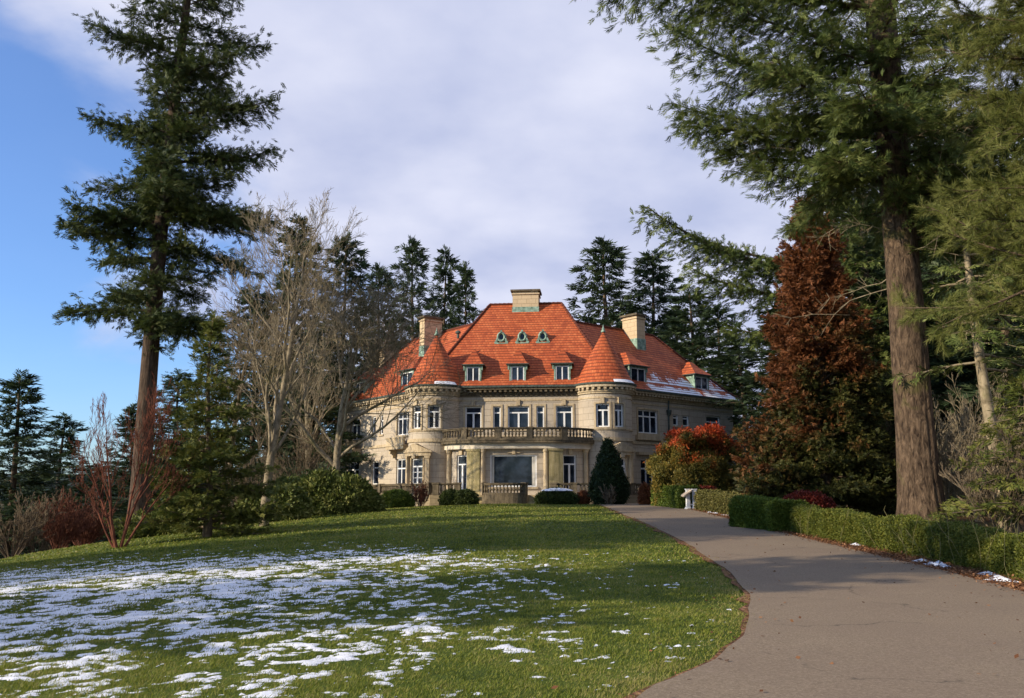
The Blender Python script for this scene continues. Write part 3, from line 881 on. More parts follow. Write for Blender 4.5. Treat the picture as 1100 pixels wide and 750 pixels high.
def litter():
    rs = np.random.RandomState(8); n = 26000
    i = rs.randint(0, len(RB), n); off = np.abs(rs.normal(0, .9, n)) - .06 + rs.uniform(-.1, .1, n)
    p = RB[i] + nrm[i] * off[:, None] + rs.normal(0, .1, (n, 2))
    k2 = 420; q = rs.randint(0, 240, k2); f_ = rs.uniform(.0, 1, k2) ** .5; p2 = LE2[q] * (1 - f_[:, None]) + RE2[q] * f_[:, None] + rs.normal(0, .3, (k2, 2)); p = np.concatenate([p, p2])
    k3 = 500; q = rs.randint(0, 240, k3); p = np.concatenate([p, LE2[q] + rs.normal(0, .5, (k3, 2)) - [.25, 0]])
    ok = (p[:, 1] > 5) & (p[:, 1] < 50); p = p[ok]; n = len(p)
    pos = np.stack([p[:, 0], p[:, 1], tz(p[:, 0], p[:, 1]) + .035 + rs.uniform(0, .03, n)], 1)
    d = rs.normal(0, 1, (n, 3)); d[:, 2] *= .3; up = rs.normal(0, .35, (n, 3)) + np.array([0, 0, 1])
    T = [leaf_template(1, k, 1, .7) * np.array([1, 1, .3]) for k in range(4)]
    V, F, r = instance(T, pos, d, up, rs.uniform(.03, .07, n), rs)
    t = NT('fallen_leaves'); a = t.N('ShaderNodeAttribute', attribute_name='rnd')
    col = t.ramp(a.outputs['Fac'], [(0, (0.06, 0.024, 0.010)), (.5, (0.16, 0.065, 0.026)), (1, (0.32, 0.17, 0.08))])
    t.princ(col, .8, spec=.2)
    o = link_mesh('fallen_leaves', V, [F], t.m, rnd=r)
    tag(o, 'brown fallen leaves strewn along the foot of the hedges', 'leaves', kind='stuff')


litter()

# ---------------------------------------------------------------- mansion
HR = math.radians(-6.0)
HX, HY, HZ = 0.44, 60.0, 0.95
hc, hs = math.cos(HR), math.sin(HR)


def to_local(X, Y):
    dx, dy = X - HX, Y - HY
    return (dx * hc + dy * hs, -dx * hs + dy * hc)


def to_world(u, v): return (HX + u * hc - v * hs, HY + u * hs + v * hc)


def stone_material(name, a, b, dirt, rows=0.42, cols=0.95):
    t = NT(name); uv = t.N('ShaderNodeTexCoord').outputs['UV']; o = t.obj()
    br = t.N('ShaderNodeTexBrick'); t.l.new(uv, br.inputs['Vector'])
    br.inputs['Scale'].default_value = 1.0; br.inputs['Brick Width'].default_value = cols; br.inputs['Row Height'].default_value = rows
    br.inputs['Mortar Size'].default_value = 0.014; br.inputs['Mortar Smooth'].default_value = .3
    br.inputs['Color1'].default_value = (0.35, .35, .35, 1); br.inputs['Color2'].default_value = (.65, .65, .65, 1); br.inputs['Mortar'].default_value = (0, 0, 0, 1)
    n = t.noise(.7, 5, .6, o); f = t.noise(9, 5, .7, o)
    st = t.noise(1.0, 5, .65, t.scale(o, (3.2, 3.2, .45)))
    base = t.ramp(t.math('ADD', t.math('MULTIPLY', br.outputs['Color'], .45), t.math('MULTIPLY', n, .55)), [(.3, a), (.7, b)])
    base = t.mix(t.maprange(f, .3, .7, 0, .25), base, dirt)
    base = t.mix(t.maprange(st, .56, .78, 0, .55), base, dirt)
    base = t.mix(t.math('MULTIPLY', br.outputs['Fac'], .55), base, tuple(c * .45 for c in a))
    h = t.math('SUBTRACT', t.math('MULTIPLY', f, .25), br.outputs['Fac'])
    t.princ(base, .88, t.bump(h, .5, .02), spec=.2); return t.m


def plain_stone(name, a, b, sc=2.0, streak=None):
    t = NT(name); o = t.obj(); n = t.noise(sc, 6, .65, o); f = t.noise(14, 4, .7, o)
    col = t.ramp(t.math('ADD', t.math('MULTIPLY', n, .65), t.math('MULTIPLY', f, .35)), [(.35, a), (.65, b)])
    if streak:
        s = t.noise(1.2, 5, .7, t.scale(o, (5, 5, .6))); col = t.mix(t.maprange(s, .45, .7, 0, .8), col, streak)
    t.princ(col, .9, t.bump(f, .5, .02), spec=.2); return t.m


def tile_material(name, snowy=False):
    t = NT(name); uv = t.N('ShaderNodeTexCoord').outputs['UV']; o = t.obj()
    br = t.N('ShaderNodeTexBrick'); t.l.new(uv, br.inputs['Vector'])
    br.inputs['Scale'].default_value = 1.0; br.inputs['Brick Width'].default_value = .22; br.inputs['Row Height'].default_value = .27
    br.inputs['Mortar Size'].default_value = .02; br.inputs['Mortar Smooth'].default_value = .6
    br.inputs['Color1'].default_value = (.2, .2, .2, 1); br.inputs['Color2'].default_value = (.8, .8, .8, 1); br.inputs['Mortar'].default_value = (.5, .5, .5, 1)
    sp = t.N('ShaderNodeSeparateXYZ'); t.l.new(uv, sp.inputs[0])
    fr = t.math('FRACT', t.math('DIVIDE', sp.outputs['Y'], .27))
    n = t.noise(1.1, 5, .6, o); f = t.noise(7, 4, .6, o); big = t.noise(.35, 3, .5, o)
    k = t.math('ADD', t.math('MULTIPLY', br.outputs['Color'], .45), t.math('MULTIPLY', n, .55))
    col = t.ramp(k, [(.25, (0.25, 0.048, 0.016)), (.5, (0.43, 0.092, 0.027)), (.75, (0.56, 0.155, 0.050))])
    col = t.mix(t.maprange(f, .58, .75, 0, .4), col, (0.17, 0.045, 0.022))
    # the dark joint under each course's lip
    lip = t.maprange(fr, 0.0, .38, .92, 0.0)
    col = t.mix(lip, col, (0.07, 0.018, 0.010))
    col = t.mix(t.math('MULTIPLY', br.outputs['Fac'], .25), col, (0.12, 0.03, 0.012))
    rough = .75
    if snowy:
        sn = t.noise(.55, 5, .6, o); sf = t.noise(6, 3, .6, t.scale(uv, (1, .35, 1)))
        tt = t.math('SUBTRACT', 1.0, t.maprange(sp.outputs['Y'], .2, 3.4))
        m = t.math('ADD', t.math('ADD', t.math('MULTIPLY', tt, .50), t.math('MULTIPLY', sn, .7)), t.math('MULTIPLY', sf, .25))
        m = t.math('SUBTRACT', m, t.maprange(fr, 0.0, .35, .22, 0.0))
        m = t.math('ADD', m, t.maprange(sp.outputs['X'], 0.5, 5.5, -.25, 0.06))
        col = t.mix(t.maprange(m, .94, .99), col, (.80, .82, .86))
    hgt = t.math('SUBTRACT', t.math('SUBTRACT', 1.0, fr), t.math('MULTIPLY', br.outputs['Fac'], .35))
    t.princ(col, rough, t.bump(hgt, .9, .05), spec=.25); return t.m


M['stone'] = stone_material('sandstone_wall', (0.37, 0.31, 0.235), (0.53, 0.455, 0.35), (0.23, 0.19, 0.14))
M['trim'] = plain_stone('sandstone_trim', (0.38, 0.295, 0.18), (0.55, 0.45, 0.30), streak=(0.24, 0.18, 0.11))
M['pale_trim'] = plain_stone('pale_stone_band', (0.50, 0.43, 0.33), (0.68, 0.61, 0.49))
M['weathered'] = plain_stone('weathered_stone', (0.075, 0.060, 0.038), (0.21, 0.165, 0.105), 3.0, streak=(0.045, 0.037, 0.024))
M['mossy'] = plain_stone('mossy_column_stone', (0.26, 0.215, 0.10), (0.44, 0.36, 0.20), 2.0, streak=(0.16, 0.145, 0.055))
M['chimney'] = stone_material('chimney_stone', (0.46, 0.35, 0.21), (0.62, 0.48, 0.30), (0.36, 0.25, 0.15), .35, .7)
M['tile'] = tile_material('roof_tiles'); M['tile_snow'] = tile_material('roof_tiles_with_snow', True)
t = NT('green_copper'); n_ = t.noise(4, 5, .6, t.obj()); col = t.ramp(n_, [(.35, (0.085, 0.145, 0.105)), (.65, (0.30, 0.42, 0.33))]); t.princ(col, .7, spec=.3); M['copper'] = t.m
t = NT('dark_gutter'); n_ = t.noise(6, 5, .6, t.obj()); col = t.ramp(n_, [(.35, (0.03, 0.04, 0.035)), (.65, (0.09, 0.11, 0.09))]); t.princ(col, .7, spec=.3); M['gutter'] = t.m
t = NT('white_window_paint'); n_ = t.noise(9, 4, .6, t.obj()); col = t.ramp(n_, [(.3, (0.66, 0.66, 0.64)), (.7, (0.80, 0.80, 0.78))]); t.princ(col, .5, spec=.4); M['white'] = t.m
t = NT('window_glass'); n_ = t.noise(1.3, 3, .5, t.obj()); col = t.ramp(n_, [(.4, (0.006, 0.009, 0.015)), (.62, (0.030, 0.040, 0.060))])
t.princ(col, .05, t.bump(t.noise(.9, 2, .5, t.obj()), .10, .08), spec=.3, metal=0); M['glass'] = t.m
t = NT('curtain_cloth'); n_ = t.noise(1, 3, .5, t.scale(t.obj(), (14, 14, .5))); col = t.ramp(n_, [(.35, (0.30, 0.28, 0.24)), (.65, (0.60, 0.57, 0.50))]); t.princ(col, .9); M['curtain'] = t.m


def straight(P, Q):
    P = np.array(P, float); Q = np.array(Q, float); d = (Q - P); L = np.linalg.norm(d); d /= L
    n_in = np.array([-d[1], d[0]])
    def f(s, z, dep): p = P + d * s + n_in * dep; return (p[0], p[1], z)
    f.L = L; f.ds = 99; return f


def arc(c, r, a0, a1):
    """angles measured from the front (-v) towards +u, in degrees; s grows with the angle"""
    A0, A1 = math.radians(a0), math.radians(a1)
    def f(s, z, dep):
        a = A0 + s / r; rr = r - dep
        return (c[0] + rr * math.sin(a), c[1] - rr * math.cos(a), z)
    f.L = r * (A1 - A0); f.ds = .28; f.s_at = lambda deg: r * (math.radians(deg) - A0); return f


def bowed(pts):
    """smooth outline through plan points"""
    P = resample(pts, 120, True); d = unit(np.gradient(P, axis=0)); nin = np.stack([-d[:, 1], d[:, 0]], 1)
    s_ = np.concatenate([[0], np.cumsum(np.linalg.norm(np.diff(P, axis=0), axis=1))])
    def f(s, z, dep):
        x = np.interp(s, s_, P[:, 0]); y = np.interp(s, s_, P[:, 1]); a = np.interp(s, s_, nin[:, 0]); b = np.interp(s, s_, nin[:, 1])
        q = math.hypot(a, b); return (x + a / q * dep, y + b / q * dep, z)
    f.L = s_[-1]; f.ds = .3
    f.s_at_u = lambda u: float(np.interp(u, P[:, 0], s_)); return f


def wall_panel(mb, f, z0, z1, holes=(), reveal=.24, s0=0.0, s1=None, dep=0.0):
    s1 = f.L if s1 is None else s1
    S = {s0, s1}; Z = {z0, z1}
    for h in holes: S |= {h[0], h[1]}; Z |= {h[2], h[3]}
    S = sorted(S); S2 = [S[0]]
    for a, b in zip(S, S[1:]):
        k = max(1, int(math.ceil((b - a) / f.ds))); S2 += [a + (b - a) * (i + 1) / k for i in range(k)]
    Z = sorted(Z)
    inh = lambda s, z: any(h[0] < s < h[1] and h[2] < z < h[3] for h in holes)
    for a, b in zip(S2, S2[1:]):
        for c, d in zip(Z, Z[1:]):
            if inh((a + b) / 2, (c + d) / 2): continue
            mb.face([f(a, c, dep), f(b, c, dep), f(b, d, dep), f(a, d, dep)], [(a, c), (b, c), (b, d), (a, d)])
    for h in holes:
        a, b, c, d = h[:4]; R = reveal
        mb.face([f(a, c, dep), f(a, d, dep), f(a, d, R), f(a, c, R)], [(0, c), (0, d), (R, d), (R, c)])
        mb.face([f(b, c, dep), f(b, c, R), f(b, d, R), f(b, d, dep)], [(0, c), (R, c), (R, d), (0, d)])
        k = max(1, int(math.ceil((b - a) / f.ds)))
        for i in range(k):
            p, q = a + (b - a) * i / k, a + (b - a) * (i + 1) / k
            mb.face([f(p, d, dep), f(q, d, dep), f(q, d, R), f(p, d, R)], [(p, 0), (q, 0), (q, R), (p, R)])
            mb.face([f(p, c, dep), f(p, c, R), f(q, c, R), f(q, c, dep)], [(p, 0), (p, R), (q, R), (q, 0)])


def bar(mb, f, s0, s1, z0, z1, d0, d1):
    k = max(1, int(math.ceil((s1 - s0) / f.ds)))
    for i in range(k):
        a, b = s0 + (s1 - s0) * i / k, s0 + (s1 - s0) * (i + 1) / k
        P = [f(a, z0, d0), f(b, z0, d0), f(b, z0, d1), f(a, z0, d1), f(a, z1, d0), f(b, z1, d0), f(b, z1, d1), f(a, z1, d1)]
        mb.face([P[0], P[1], P[5], P[4]]); mb.face([P[4], P[5], P[6], P[7]]); mb.face([P[3], P[2], P[1], P[0]]); mb.face([P[2], P[3], P[7], P[6]])
        if i == 0: mb.face([P[3], P[0], P[4], P[7]])
        if i == k - 1: mb.face([P[1], P[2], P[6], P[5]])


house = empty('mansion', (HX, HY, HZ), HR, 'large sandstone mansion with red tiled roof, two round turrets and stone chimneys', 'mansion')


def window(f, h, parent=None, cols=2, transom=.72, name='window', arched=False, door=False, curtain=False, fw=.085):
    """white frame with mullions and a transom bar set in an opening; glass pane and stone sill as sub-parts"""
    s0, s1, z0, z1 = h[:4]; parent = parent or house
    mb = MB(); a, b = .10, .19
    bar(mb, f, s0 + .002, s0 + fw, z0 + .002, z1 - .002, a, b); bar(mb, f, s1 - fw, s1 - .002, z0 + .002, z1 - .002, a, b)
    bar(mb, f, s0 + fw, s1 - fw, z1 - fw, z1 - .002, a + .003, b); bar(mb, f, s0 + fw, s1 - fw, z0 + .002, z0 + fw, a + .003, b)
    zt = z0 + (z1 - z0) * transom if transom else z1
    if transom: bar(mb, f, s0 + fw, s1 - fw, zt - .045, zt + .045, a + .006, b)
    for i in range(1, cols):
        s = s0 + (s1 - s0) * i / cols; w = .06 if cols <= 2 else .045
        bar(mb, f, s - w, s + w, z0 + fw, zt - .045, a + .009, b)
        if cols > 2 and transom: bar(mb, f, s - .03, s + .03, zt + .045, z1 - fw, a + .009, b)
    if door:
        for i in range(1, 5):
            z = z0 + (zt - z0) * i / 5; bar(mb, f, s0 + fw, s1 - fw, z - .018, z + .018, a + .02, b)
        bar(mb, f, s0 + fw, s1 - fw, z0 + fw, z0 + .45, a + .022, b)
    o = mb.build(name, M['white'], parent)
    g = MB(); k = max(1, int(math.ceil((s1 - s0) / f.ds)))
    for i in range(k):
        p, q = s0 + (s1 - s0) * i / k, s0 + (s1 - s0) * (i + 1) / k
        g.face([f(p, z0, .165), f(q, z0, .165), f(q, z1, .165), f(p, z1, .165)])
    g.build('pane', M['glass'], o)
    if not door:
        sl = MB(); bar(sl, f, s0 - .10, s1 + .10, z0 - .13, z0 + .001, -.09, .10); sl.build('sill', M['trim'], o)
    return o


ZT = 7.80                      # underside of the roof
Z2a, Z2b = 4.95, 6.50          # upper windows
Z1a, Z1b = 0.95, 3.12          # ground floor windows
FL = .55                       # terrace level


def cornice(f, name, mat=None, s0=0, s1=None, e=0.0):
    """frieze moulding, modillion blocks and projecting gutter"""
    s1 = f.L if s1 is None else s1; mb = MB()
    bar(mb, f, s0, s1, ZT - .62 + e, ZT - .50 + e, -.08, .02)
    bar(mb, f, s0, s1, ZT - .50 + e, ZT - .36 + e, -.14, .02)
    bar(mb, f, s0, s1, ZT - .20 + e, ZT - .06 + e, -.46, .02)
    n = max(1, int((s1 - s0) / .34)); w = (s1 - s0) / n
    for i in range(n):
        c = s0 + w * (i + .5); bar(mb, f, c - .085, c + .085, ZT - .36 + e, ZT - .203 + e, -.40, -.0)
    o = mb.build(name, mat or M['trim'], house)
    g = MB(); bar(g, f, s0, s1, ZT - .06 + e, ZT + .07 + e, -.56, .02); g.build('gutter', M['gutter'], o)
    return o


def string_course(mb, f, z, h=.16, p=.09, s0=0, s1=None):
    s1 = f.L if s1 is None else s1
    bar(mb, f, s0, s1, z, z + h, -p, .015); bar(mb, f, s0, s1, z + h, z + h + .06, -p * .5, .015)


# front wall
Wm = MB()
front = straight((-6.2, 0.0), (6.2, 0.0))
fh = [(c + 6.2 - w / 2, c + 6.2 + w / 2, Z2a, Z2b) for c, w in ((-3.1, 1.12), (-1.48, .52), (0.0, 1.45), (1.48, .52), (3.1, 1.12))]
wall_panel(Wm, front, -1.0, ZT, fh)
for (h, c) in zip(fh, (2, 1, 2, 1, 2)): window(front, h, cols=c)
# wings
AR, AL = (6.3, 1.0), (-6.3, 1.0)
WA = math.radians(47); WLn = 14.0; WD = 8.6
dR = np.array([math.cos(WA), math.sin(WA)]); dL = np.array([-dR[0], dR[1]])
BR = tuple(np.array(AR) + dR * WLn); BL = tuple(np.array(AL) + dL * WLn)
wr = straight(AR, BR); wlf = straight(BL, AL)                 # left wing runs from its far end to the turret


def t_at(px, A, d):
    """distance along a wing wall whose point shows at photo column px (a survey helper)"""
    best = None
    for k in range(0, 1500):
        s = k * .01; X, Y = to_world(A[0] + d[0] * s, A[1] + d[1] * s)
        q = 550 + 950 * X / (Y * CP + 3 * SP)
        if best is None or abs(q - px) < best[0]: best = (abs(q - px), s)
    return best[1]


R_ = lambda px: t_at(px, AR, dR)
L_ = lambda px: WLn - t_at(px, AL, dL)
rh = [(R_(686), R_(707.5), Z2a - .12, Z2b, 3), (R_(724), R_(730), 5.55, Z2b - .15, 1), (R_(734.5), R_(741.5), 5.55, Z2b - .15, 1), (R_(760), R_(775), Z2a - .1, Z2b, 2),
      (R_(688), R_(707.5), FL + .1, Z1b - .1, 3), (R_(725), R_(741), Z1a, Z1b, 2), (R_(760), R_(775), Z1a, Z1b, 2)]
wall_panel(Wm, wr, -1.0, ZT, rh)
for h in rh: window(wr, h, cols=h[4], transom=.72)
lh = [(L_(440), L_(426), Z2a - .12, Z2b, 3), (L_(411), L_(407.5), Z2a + .1, Z2b, 1), (L_(403), L_(399), Z2a + .1, Z2b, 1), (L_(386), L_(376.5), Z2a - .12, Z2b, 2),
      (L_(440), L_(426), FL + .1, Z1b, 3), (L_(407), L_(400), Z1a + .35, Z1b - .05, 1), (L_(386), L_(375), FL + .3, Z1b, 2)]
lh = [(min(a, b), max(a, b), c, d, e) for a, b, c, d, e in lh]
wall_panel(Wm, wlf, -3.0, ZT, lh)
for h in lh: window(wlf, h, cols=h[4], transom=.72)
# ends and back of the wings, back of the main block
nR = np.array([-dR[1], dR[0]]); nL = np.array([dL[1] * 1.0, -dL[0] * 1.0]); nL = np.array([dR[1], dR[0]])
CR = tuple(np.array(BR) + nR * WD); DR = tuple(np.array(AR) + nR * WD)
CL = tuple(np.array(BL) + nL * WD); DL = tuple(np.array(AL) + nL * WD)
for P, Q in ((BR, CR), (CR, DR), (CL, BL), (DL, CL), ((5.9, 12.0), (-5.9, 12.0)), ((6.2, 4), (5.9, 12.0)), ((-5.9, 12.0), (-6.2, 4))):
    f = straight(P, Q); e = [(f.L * .3 - .6, f.L * .3 + .6, Z2a, Z2b), (f.L * .7 - .6, f.L * .7 + .6, Z2a, Z2b), (f.L * .3 - .6, f.L * .3 + .6, Z1a, Z1b), (f.L * .7 - .6, f.L * .7 + .6, Z1a, Z1b)]
    if P in (BR, CL):
        wall_panel(Wm, f, -3.0, ZT, e)
        for h in e: window(f, h, cols=2)
        cornice(f, 'cornice', e=.004)
    else: wall_panel(Wm, f, -3.0, ZT)
sc_ = MB(); string_course(sc_, wr, 4.05); string_course(sc_, wlf, 4.05); string_course(sc_, front, 4.35, .10, .05)
string_course(sc_, wr, FL - .1, .2, .07); string_course(sc_, wlf, FL - .1, .2, .07)
for f in (front, wr, wlf): string_course(sc_, f, ZT - .95, .07, .04)
sc_.build('string_course', M['trim'], house)
Wm.build('wall', M['stone'], house)
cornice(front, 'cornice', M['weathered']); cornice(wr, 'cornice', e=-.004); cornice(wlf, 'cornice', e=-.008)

# surrounds and keystones on the upper windows
kb = MB()
for f, hs_ in ((front, fh), (wr, rh[:1]), (wlf, lh[:1])):
    for h in hs_:
        kb = MB()
        c = (h[0] + h[1]) / 2
        bar(kb, f, h[0] - .14, h[0] - .003, h[2] - .05, h[3] + .14, -.045, .01); bar(kb, f, h[1] + .003, h[1] + .14, h[2] - .05, h[3] + .14, -.045, .01)
        bar(kb, f, h[0] - .003, h[1] + .003, h[3] + .003, h[3] + .14, -.042, .01)
        kb.build('window_surround', M['trim'], house)
for c in (0.0, -3.1, 3.1): kb = MB(); bar(kb, front, c + 6.2 - .11, c + 6.2 + .11, Z2b + .05, Z2b + .42, -.12, .01); kb.build('keystone', M['trim'], house)

# turrets
def turret(side):
    c = (5.82 * side, .55); r = 1.83
    f = arc(c, r, -125 if side > 0 else -150, 150 if side > 0 else 125)
    root = bpy.data.objects.new('turret', None); COL.objects.link(root); root.parent = house
    root['label'] = ('left' if side < 0 else 'right') + ' round corner turret with a conical red tiled roof'
    mb = MB(); S = f.s_at
    angs = ((-34, .40), (8, .43)) if side < 0 else ((-4, .45), (32, .36))
    hol = [(S(a) - w, S(a) + w, Z2a, Z2b) for a, w in angs]
    da = -31 if side < 0 else 31
    dh = (S(da) - .52, S(da) + .52, FL, 2.95)
    wall_panel(mb, f, -1.0, ZT, hol + [dh], reveal=.26)
    mb.build('turret_wall', M['stone'], root)
    for h in hol: window(f, h, root, cols=2)
    window(f, dh, root, cols=2, transom=.78, name='door', door=True)
    b = MB(); string_course(b, f, 4.05); string_course(b, f, 4.75, .07, .05); string_course(b, f, ZT - .95, .07, .04)
    for h in hol:
        m = (h[0] + h[1]) / 2
        bar(b, f, h[0] - .12, h[0] - .003, h[2] - .02, h[3] + .12, -.05, .01); bar(b, f, h[1] + .003, h[1] + .12, h[2] - .02, h[3] + .12, -.05, .01)
        bar(b, f, h[0] - .003, h[1] + .003, h[3] + .003, h[3] + .12, -.047, .01); bar(b, f, m - .12, m + .12, h[3] + .02, h[3] + .42, -.13, .01)
    # modillions
    bar(b, f, 0, f.L, ZT - .62 + .006, ZT - .50 + .006, -.08, .02); bar(b, f, 0, f.L, ZT - .50 + .006, ZT - .36 + .006, -.14, .02); bar(b, f, 0, f.L, ZT - .20 + .006, ZT - .06 + .006, -.33, .02)
    n = int(f.L / .34); w = f.L / n
    for i in range(n):
        q = w * (i + .5); bar(b, f, q - .08, q + .08, ZT - .36 + .006, ZT - .205 + .006, -.29, 0)
    b.build('turret_cornice', M['trim'], root)
    # pedimented door case
    p = MB(); m = (dh[0] + dh[1]) / 2
    for k in (-1, 1):
        x = m + k * .86
        bar(p, f, x - .13, x + .13, FL, 3.12, -.24, .01); bar(p, f, x - .17, x + .17, FL, FL + .2, -.28, .01); bar(p, f, x - .17, x + .17, 2.95, 3.12, -.28, .01)
    bar(p, f, m - 1.08, m + 1.08, 3.12, 3.34, -.30, .01); bar(p, f, m - 1.16, m + 1.16, 3.34, 3.42, -.38, .01)
    for i in range(10):                                   # raking triangle in steps of one block each
        a = 1.1 * (1 - i / 10); bar(p, f, m - a, m + a, 3.42 + i * .052, 3.42 + (i + 1) * .052, -.30 - .004 * i, .01)
    bar(p, f, m - .6, m - .52, FL, 3.0, -.06, .01); bar(p, f, m + .52, m + .6, FL, 3.0, -.06, .01); bar(p, f, m - .12, m + .12, 2.95, 3.2, -.36, .01)
    p.build('door_case', M['trim'], root)
    # roof cone with a flared foot
    cm = MB(); N = 48; H = 3.85
    prof = [(2.14, .07), (1.99, .24), (1.85, .48), (1.68, .80)] + [(1.68 * (1 - k / 12) + .03, .80 + (H - .80) * k / 12) for k in range(1, 13)]
    run = 0; R = [0]
    for q in range(1, len(prof)): R.append(R[-1] + math.dist(prof[q], prof[q - 1]))
    for q in range(len(prof) - 1):
        for i in range(N):
            a, bb = 2 * math.pi * i / N, 2 * math.pi * (i + 1) / N; r0, z0 = prof[q]; r1, z1 = prof[q + 1]
            cm.face([(c[0] + r0 * math.cos(a), c[1] + r0 * math.sin(a), ZT + z0), (c[0] + r0 * math.cos(bb), c[1] + r0 * math.sin(bb), ZT + z0),
                     (c[0] + r1 * math.cos(bb), c[1] + r1 * math.sin(bb), ZT + z1), (c[0] + r1 * math.cos(a), c[1] + r1 * math.sin(a), ZT + z1)],
                    [(a * 2, R[q]), (bb * 2, R[q]), (bb * 2, R[q + 1]), (a * 2, R[q + 1])])
    cm.build('turret_roof', M['tile'], root, smooth=True)
    g = MB(); g.lathe([(2.12, -.06), (2.20, -.02), (2.22, .09), (2.12, .10), (0.2, .10)], (c[0], c[1], ZT + .012), 48); g.build('turret_gutter', M['gutter'], root)
    fi = MB(); fi.lathe([(.02, 0), (.15, .02), (.17, .10), (.09, .2), (.11, .28), (.05, .34), (.03, .44), (.008, .58)], (c[0], c[1], ZT + H - .08), 10); fi.build('finial', M['copper'], root, smooth=True)
    # thin drift of snow lying in the shaded gutter
    if True:
        sn = MB(); a0, a1 = ((8, 52) if side < 0 else (18, 78)); n = 16
        for i in range(n):
            q0, q1 = a0 + (a1 - a0) * i / n, a0 + (a1 - a0) * (i + 1) / n
            h0, h1 = [.035 * math.sin(math.pi * k / n) ** .6 + .003 for k in (i, i + 1)]
            P = lambda q, r, z: (c[0] + r * math.sin(math.radians(q)), c[1] - r * math.cos(math.radians(q)), ZT + z)
            sn.face([P(q0, 2.20, .115), P(q1, 2.20, .115), P(q1, 2.14, .115 + h1), P(q0, 2.14, .115 + h0)])
            sn.face([P(q0, 2.14, .115 + h0), P(q1, 2.14, .115 + h1), P(q1, 1.95, .30 + h1), P(q0, 1.95, .30 + h0)])
        sn.build('snow_drift', M['snow'], root, smooth=True)
    return root


turret(-1); turret(1)

# ---- roofs
def roof_poly(mb, pts):
    """tiled plane; u runs level, v runs up the slope from the eave"""
    P = [np.array(p, float) for p in pts]; n = unit(np.cross(P[1] - P[0], P[2] - P[0]))
    lev = unit(np.cross(np.array([0, 0, 1.0]), n)); up = np.cross(n, lev)
    if up[2] < 0: up = -up
    mb.face(P, [(float(np.dot(p - P[0], lev)), float(np.dot(p - P[0], up))) for p in P])


def hip_roof(name, corners, ridge, mat, z0, z1, flare=.35):
    """corners: four plan points (front-left, front-right, back-right, back-left); ridge: two plan points; bell-cast foot"""
    mb = MB(); c = [np.array(q, float) for q in corners]; r = [np.array(q, float) for q in ridge]
    up_ = [0, 1, 1, 0]
    k = .16; e = []
    for i in range(4):
        q = c[i] + (r[up_[i]] - c[i]) * k; e.append(np.array([q[0], q[1], z0 + (z1 - z0) * k * .80]))
    C3 = [np.array([q[0], q[1], z0]) for q in c]; R3 = [np.array([q[0], q[1], z1]) for q in r]
    for i in range(4):
        j = (i + 1) % 4; roof_poly(mb, [C3[i], C3[j], e[j], e[i]])
    roof_poly(mb, [e[0], e[1], R3[1], R3[0]]); roof_poly(mb, [e[2], e[3], R3[0], R3[1]])
    roof_poly(mb, [e[1], e[2], R3[1]]); roof_poly(mb, [e[3], e[0], R3[0]])
    mb.face([tuple(p) for p in C3][::-1])
    o = mb.build(name, mat, house)
    # ridge and hip caps
    cap = MB()
    segs = [(R3[0], R3[1])] + [(e[i], R3[up_[i]]) for i in range(4)] + [(C3[i], e[i]) for i in range(4)]
    for a, b in segs:
        L = np.linalg.norm(b - a)
        if L < .1: continue
        n = max(1, int(L / .34))
        for i in range(n):
            p = a + (b - a) * (i / n); q = a + (b - a) * ((i + 1.06) / n)
            V, F = prisms([p + [0, 0, .01]], [q + [0, 0, .01]], [.115], [.085], 8)
            bb = len(cap.v); cap.v += [tuple(x) for x in V]; cap.f += [[int(x) + bb for x in fa] for fa in F]; cap.uv += [(0, 0)] * 4 * len(F)
    cap.build('ridge_tile', M['tile'], o)
    return o


ov = .5; E = ZT + .075
ZR = 14.80; ZW = 13.15
main_roof = hip_roof('roof', [(-6.9, -.52), (6.9, -.52), (6.9, 12.5), (-6.9, 12.5)], [(-2.72, 5.6), (2.72, 5.6)], M['tile'], E, ZR)
ARa, DRa = np.array(AR), np.array(DR); ALa, DLa = np.array(AL), np.array(DL)
cR = [ARa - nR * ov + dR * .05, np.array(BR) - nR * ov + dR * ov, np.array(CR) + nR * ov + dR * ov, DRa + nR * ov - dR * 1.5]
rR = [ARa + nR * WD / 2 + dR * .8, np.array(BR) + nR * WD / 2 - dR * 4.3]
right_roof = hip_roof('roof', cR, rR, M['tile_snow'], E - .03, ZW)
cL = [np.array(BL) - nL * ov + dL * ov, ALa - nL * ov + dL * .05, DLa + nL * ov - dL * 1.5, np.array(CL) + nL * ov + dL * ov]
rL = [np.array(BL) + nL * WD / 2 - dL * 4.3, ALa + nL * WD / 2 + dL * .8]
left_roof = hip_roof('roof', cL, rL, M['tile'], E - .02, ZW)
main_roof['label'] = 'steep central hipped roof of orange red tiles'; right_roof['label'] = 'right wing roof of dull red tiles with melting snow'; left_roof['label'] = 'left wing roof of bright orange tiles'


